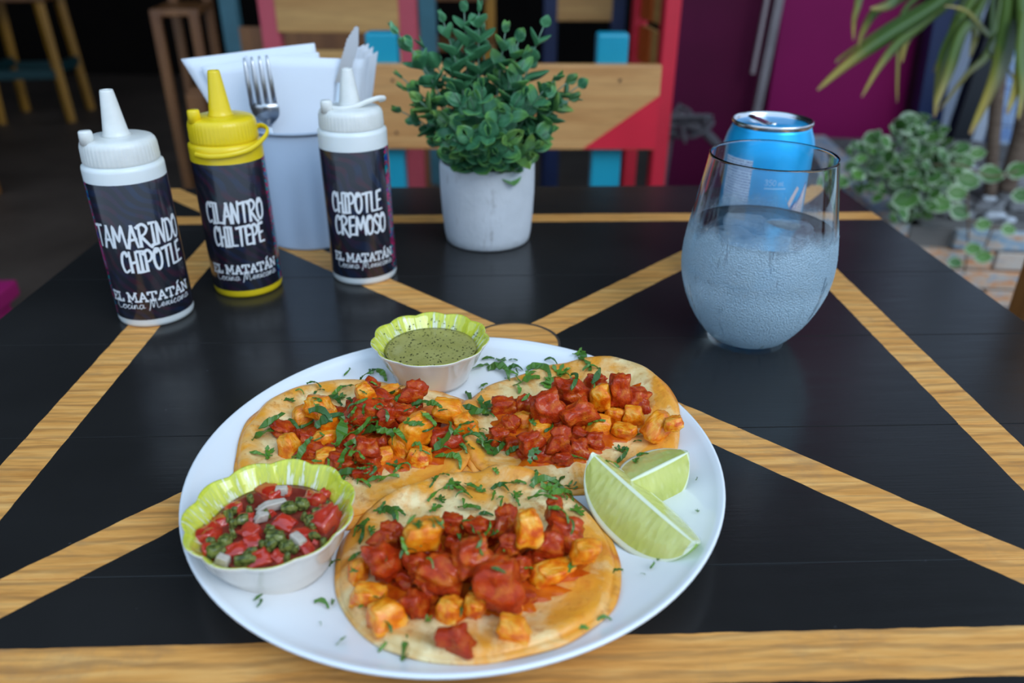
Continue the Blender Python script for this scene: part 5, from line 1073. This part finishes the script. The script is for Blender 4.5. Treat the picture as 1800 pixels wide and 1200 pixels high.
for r in range(10):
    for k in range(8):
        o = obj('brick', rb.choice(BR), pl, loc=(k*LEN+(LEN/2 if r % 2 else 0)+LEN*.5, .035+rb.uniform(-.003, .003), .022+r*HB))
b = MB(); b.box((.76, .045, .22), (1.5, .05, .44)); obj('mortar_core', b.mesh('mortar_core', plain('grey_mortar', (.16, .15, .14), .8), False), pl)
b = MB(); b.box((.0, .45, .22), (.07, .85, .44)); obj('end_wall', b.mesh('end_wall', BM_[1], False), pl)
m = NT('grey_gravel_soil'); v = m.coords(); n1 = m.noise(v, 40, 5, .7); m.base(m.ramp(n1, [(.3, (.045, .04, .038)), (.7, (.18, .17, .165))])); m.set('Roughness', .9); m.bump(n1, .8, .01); M_GRAV = m.mat
b = MB(); n = 24; vs = [(i/n*1.5, .06+j/n*.85, .428+.014*noise.noise(Vector((i*.4, j*.4, 0)))) for j in range(n+1) for i in range(n+1)]
b.add(vs, [(j*(n+1)+i, j*(n+1)+i+1, (j+1)*(n+1)+i+1, (j+1)*(n+1)+i) for j in range(n) for i in range(n)]); obj('gravel_bed', b.mesh('gravel_bed', M_GRAV), pl)
M_STONE = plain('pale_grey_stone', (.24, .24, .25), .7, var=.3, vs=30, bump=.4, bs=60, bd=.003); M_STONEW = plain('white_stone', (.62, .66, .72), .5, var=.1, vs=30)
SM = [chunk_mesh('pebble', M_STONE, 90+i, .3, .4) for i in range(4)]; SW = chunk_mesh('white_stone', M_STONEW, 99, .2, .5)
PZ2 = -.75+.432
for i in range(90):
    u, v = rb.uniform(1590, 1800), rb.uniform(295, 385); p = P(u, v, PZ2+.004)
    if p.y < PLY+.09: continue
    s = rb.uniform(.015, .04)
    tag(obj('pebble', rb.choice(SM), loc=p, rot=(0, 0, rb.uniform(0, 3)), scale=(s*1.3, s, s*.7)), 'small grey stone lying on the gravel of the planter', 'stone', 'grey stones in the planter')
for u, v, a, c, lb in ((1748, 380, .045, .02, 'long flat white stone on the planter gravel'), (1773, 388, .022, .02, 'small white stone just right of the long white stone'), (1708, 298, .024, .018, 'upper of two bright pebbles under the black pipe'), (1716, 312, .026, .018, 'lower of two bright pebbles under the black pipe'), (1737, 350, .03, .02, 'pale round stone behind the long white stone')):
    p = P(u, v, PZ2+.008); p.y = max(p.y, PLY+.05); tag(obj('white_stone', SW, loc=p, scale=(a, c, c*.8)), lb, 'stone', 'white stones in the planter')
# variegated trailing plant
m = NT('variegated_leaf'); v = m.coords(); sep = m.n('SeparateXYZ'); m.l(v, sep.inputs[0]); oi = m.n('ObjectInfo')
xx = m.math('MULTIPLY', m.math('SUBTRACT', sep.outputs[0], .5), 2.0); yy = m.math('MULTIPLY', sep.outputs[1], 2.5)
rr_ = m.math('SQRT', m.math('ADD', m.math('MULTIPLY', xx, xx), m.math('MULTIPLY', yy, yy))); rr_ = m.math('ADD', rr_, m.math('MULTIPLY', m.math('SUBTRACT', m.noise(v, 5, 2), .5), .5))
m.base(m.mix(m.ramp(rr_, [(.76, 0.0), (.90, .85)]), m.mix(oi.outputs['Random'], (.035, .13, .02), (.10, .24, .04)), (.55, .66, .46))); m.set('Roughness', .45); M_VAR = m.mat
VL = [leaf_mesh('variegated_leaf', M_VAR, w_, c, f) for w_, c, f in ((.85, .1, .08), (.75, .2, .12))]
vp = empty('variegated_shrub', (PY(1580, 330, 1.75).x, 1.75, PZ2), label='bushy creeping plant with white edged leaves at the planter corner', cat='plant')
rv = random.Random(12)
outline = [(1480, 300), (1500, 265), (1560, 235), (1600, 208), (1650, 225), (1680, 270), (1680, 320), (1640, 340), (1630, 380), (1600, 400), (1560, 370), (1520, 345), (1490, 330)]
def inpoly(x, y, P_):
    c = False; j = len(P_)-1
    for i in range(len(P_)):
        if (P_[i][1] > y) != (P_[j][1] > y) and x < (P_[j][0]-P_[i][0])*(y-P_[i][1])/(P_[j][1]-P_[i][1])+P_[i][0]: c = not c
        j = i
    return c
cnt = 0; rootp = PY(1590, 345, 1.70)
stems = []
while cnt < 285:
    u, v = rv.uniform(1475, 1690), rv.uniform(200, 410)
    if not inpoly(u, v, outline): continue
    y = rv.uniform(1.50, 1.78); p = PY(u, v, y); q = p-vp.location
    d = Vector((rv.uniform(-1, 1), rv.uniform(-1, -.1), rv.uniform(-.3, .6))).normalized(); Z1 = (Vector((0, -.8, .7))-d*Vector((0, -.8, .7)).dot(d)).normalized()
    M = Matrix((d, Z1.cross(d), Z1)).transposed()
    obj('leaf', rv.choice(VL), vp, loc=q, rot=M, scale=rv.uniform(.020, .038)); cnt += 1
    if cnt % 6 == 0: stems.append(q)
b = MB(); r0 = rootp-vp.location
for q in stems: b.tube(catmull([r0+Vector((0, .03, -.02)), r0*.5+q*.5+Vector((0, 0, .03)), q], 4), .0015, 5)
obj('stems', b.mesh('stems', M_STEM), vp, kind='stuff')
vine = empty('trailing_vine', (PY(1700, 400, 1.56).x, 1.56, PZ2), label='loose vine with white edged leaves trailing over the planter bricks', cat='plant')
big = [(1690, 285, 1.62, .05), (1640, 285, 1.6, .05), (1740, 308, 1.62, .052), (1700, 318, 1.58, .05), (1622, 315, 1.55, .052), (1592, 352, 1.52, .055), (1682, 340, 1.55, .042), (1686, 373, 1.54, .042), (1718, 270, 1.66, .034), (1728, 395, 1.53, .032), (1772, 404, 1.53, .03), (1710, 438, 1.52, .034), (1728, 452, 1.51, .036), (1678, 462, 1.5, .03), (1790, 300, 1.55, .045), (1795, 345, 1.55, .04), (1650, 360, 1.53, .05), (1600, 220, 1.6, .058), (1630, 240, 1.6, .045), (1535, 245, 1.62, .042), (1575, 285, 1.58, .04), (1540, 295, 1.55, .04)]
for u, v, y, s in big:
    p = PY(u, v, y)-vine.location; a = rv.uniform(-.6, .6); d = Vector((math.cos(a), -.25, math.sin(a)*.5)).normalized(); Z1 = (Vector((0, -.85, .5))-d*Vector((0, -.85, .5)).dot(d)).normalized()
    M = Matrix((d, Z1.cross(d), Z1)).transposed(); obj('leaf', rv.choice(VL), vine, loc=p-d*s*.5, rot=M, scale=s)
for pts in ([(1700, 340), (1702, 400), (1700, 440), (1695, 480)], [(1745, 400), (1735, 425), (1722, 455)], [(1690, 380), (1720, 392), (1770, 402)], [(1640, 290), (1690, 290), (1740, 310), (1790, 300)]):
    b = MB(); b.tube(catmull([PY(u, v, 1.535)-vine.location for u, v in pts], 5), .002, 6); obj('stem', b.mesh('vine_stem', plain('brown_vine_stem', (.16, .10, .06), .6)), vine)
# strap leaved palm
m = NT('palm_strap_leaf'); v = m.coords(); oi = m.n('ObjectInfo'); at = m.n('Attribute', attribute_name='tip'); n1 = m.noise(m.coords(scale=(1, 1, 1)), 9, 3)
c = m.mix(oi.outputs['Random'], (.055, .115, .022), (.12, .17, .028)); c = m.mix(m.ramp(m.math('ADD', at.outputs['Fac'], m.math('MULTIPLY', m.math('SUBTRACT', n1, .5), .35)), [(.52, 0.0), (.85, 1.0)]), c, (.34, .26, .04)); c = m.mix(m.ramp(at.outputs['Fac'], [(.92, 0.0), (1.0, .8)]), c, (.26, .13, .06)); m.base(c); m.set('Roughness', .4); M_PALM = m.mat
palm = empty('strap_leaf_palm', (PY(1752, 330, 1.78).x, 1.78, PZ2), label='tall palm with drooping yellow tipped strap leaves and thin trunks at upper right', cat='plant')
def strap(px, w_, y0, y1):
    pts = catmull([PY(u, v, y0+(y1-y0)*i/(len(px)-1))-palm.location for i, (u, v) in enumerate(px)], 6); N = len(pts); vs = []; tv = []
    for i, p in enumerate(pts):
        t = i/(N-1); T = (pts[min(i+1, N-1)]-pts[max(i-1, 0)]).normalized(); s = T.cross(Vector((0, -1, .3))).normalized(); nn = s.cross(T)
        ww = w_*(.5+.5*min(1, t*3))*(1-max(0, t-.55)/.45*.85)
        vs += [p+s*ww*.5, p-nn*ww*.12, p-s*ww*.5, p-nn*ww*.12+Vector((0, .0015, -.001))]; tv += [t]*4
    fs = []
    for i in range(N-1):
        k = i*4; fs += [(k, k+1, k+5, k+4), (k+1, k+2, k+6, k+5), (k+2, k+3, k+7, k+6), (k+3, k, k+4, k+7)]
    me = mesh('strap_leaf', vs, fs, M_PALM); a = me.attributes.new('tip', 'FLOAT', 'POINT'); a.data.foreach_set('value', tv); obj('leaf', me, palm)
for px, w_, y0, y1 in [
 ([(1735, -60), (1640, 12), (1560, 62), (1490, 112), (1437, 158)], .036, 1.75, 1.5), ([(1720, -60), (1640, 25), (1580, 75), (1545, 118), (1515, 170)], .024, 1.75, 1.5), ([(1730, -50), (1660, 10), (1600, 60), (1585, 110)], .026, 1.78, 1.6),
 ([(1740, -50), (1700, 20), (1665, 90), (1650, 150), (1643, 205)], .036, 1.75, 1.5), ([(1750, -40), (1720, 20), (1690, 60), (1670, 120), (1655, 160), (1645, 190)], .03, 1.75, 1.45), ([(1720, -50), (1690, 10), (1670, 60), (1640, 128)], .018, 1.8, 1.6),
 ([(1775, -60), (1775, 20), (1765, 90), (1745, 150), (1705, 235)], .052, 1.72, 1.42), ([(1790, -60), (1800, 20), (1800, 80), (1790, 140), (1770, 200)], .046, 1.72, 1.4), ([(1765, -50), (1755, 30), (1735, 95), (1700, 130), (1650, 195)], .022, 1.8, 1.6),
 ([(1700, -60), (1590, -5), (1540, 20), (1515, 60), (1510, 85)], .022, 1.8, 1.6), ([(1690, -60), (1620, -10), (1585, 30), (1578, 120), (1577, 180)], .014, 1.8, 1.62), ([(1760, -60), (1745, 0), (1740, 60), (1700, 20), (1660, 10)], .016, 1.8, 1.6),
 ([(1720, -70), (1540, -30), (1505, 20), (1500, 70)], .02, 1.8, 1.6), ([(1800, -40), (1760, 50), (1740, 90), (1770, 120), (1795, 160)], .014, 1.7, 1.5), ([(1740, -70), (1600, -20), (1560, 10), (1530, 15)], .03, 1.8, 1.6), ([(1770, -60), (1720, 10), (1715, 60), (1705, 100)], .03, 1.8, 1.65), ([(1800, 20), (1795, 90), (1798, 150), (1790, 210)], .03, 1.6, 1.4), ([(1740, -50), (1660, -10), (1570, 40), (1480, 100), (1470, 112)], .014, 1.8, 1.6)]:
    strap(px, w_*.82, y0, y1)
for pts, r in (([(1740, 345), (1748, 220), (1762, 80), (1768, -50)], .014), ([(1768, 335), (1795, 240), (1815, 120), (1820, -50)], .02)):
    b = MB(); b.tube(catmull([PY(u, v, 1.80)-palm.location for u, v in pts], 6), r, 10); obj('trunk', b.mesh('palm_trunk', wood('palm_bark', (.10, .06, .04), (.20, .14, .10), (4, 4, 20), .8)), palm)
# pale rope clump on the floor right of the red chair
b = MB(); rr2 = random.Random(8); c0 = PY(1195, 215, 2.35)
for i in range(9):
    pts = [c0+Vector((rr2.uniform(-.09, .09), rr2.uniform(-.05, .05), rr2.uniform(-.06, .05))) for _ in range(4)]; b.tube(catmull(pts, 5), .006, 6)
b.tube(catmull([c0, c0+Vector((.08, -.02, -.03)), c0+Vector((.16, -.05, -.14)), c0+Vector((.2, -.05, -.40))], 6), .014, 8)
b.tube(catmull([c0+Vector((-.02, .02, 0)), c0+Vector((-.03, .02, -.3)), Vector((c0.x, c0.y, -.745))], 6), .012, 8)
tag(obj('rope_bundle', b.mesh('rope_bundle', plain('grey_rope', (.11, .10, .11), .8))), 'tangled grey rope hanging between the red chair and the can', 'rope')
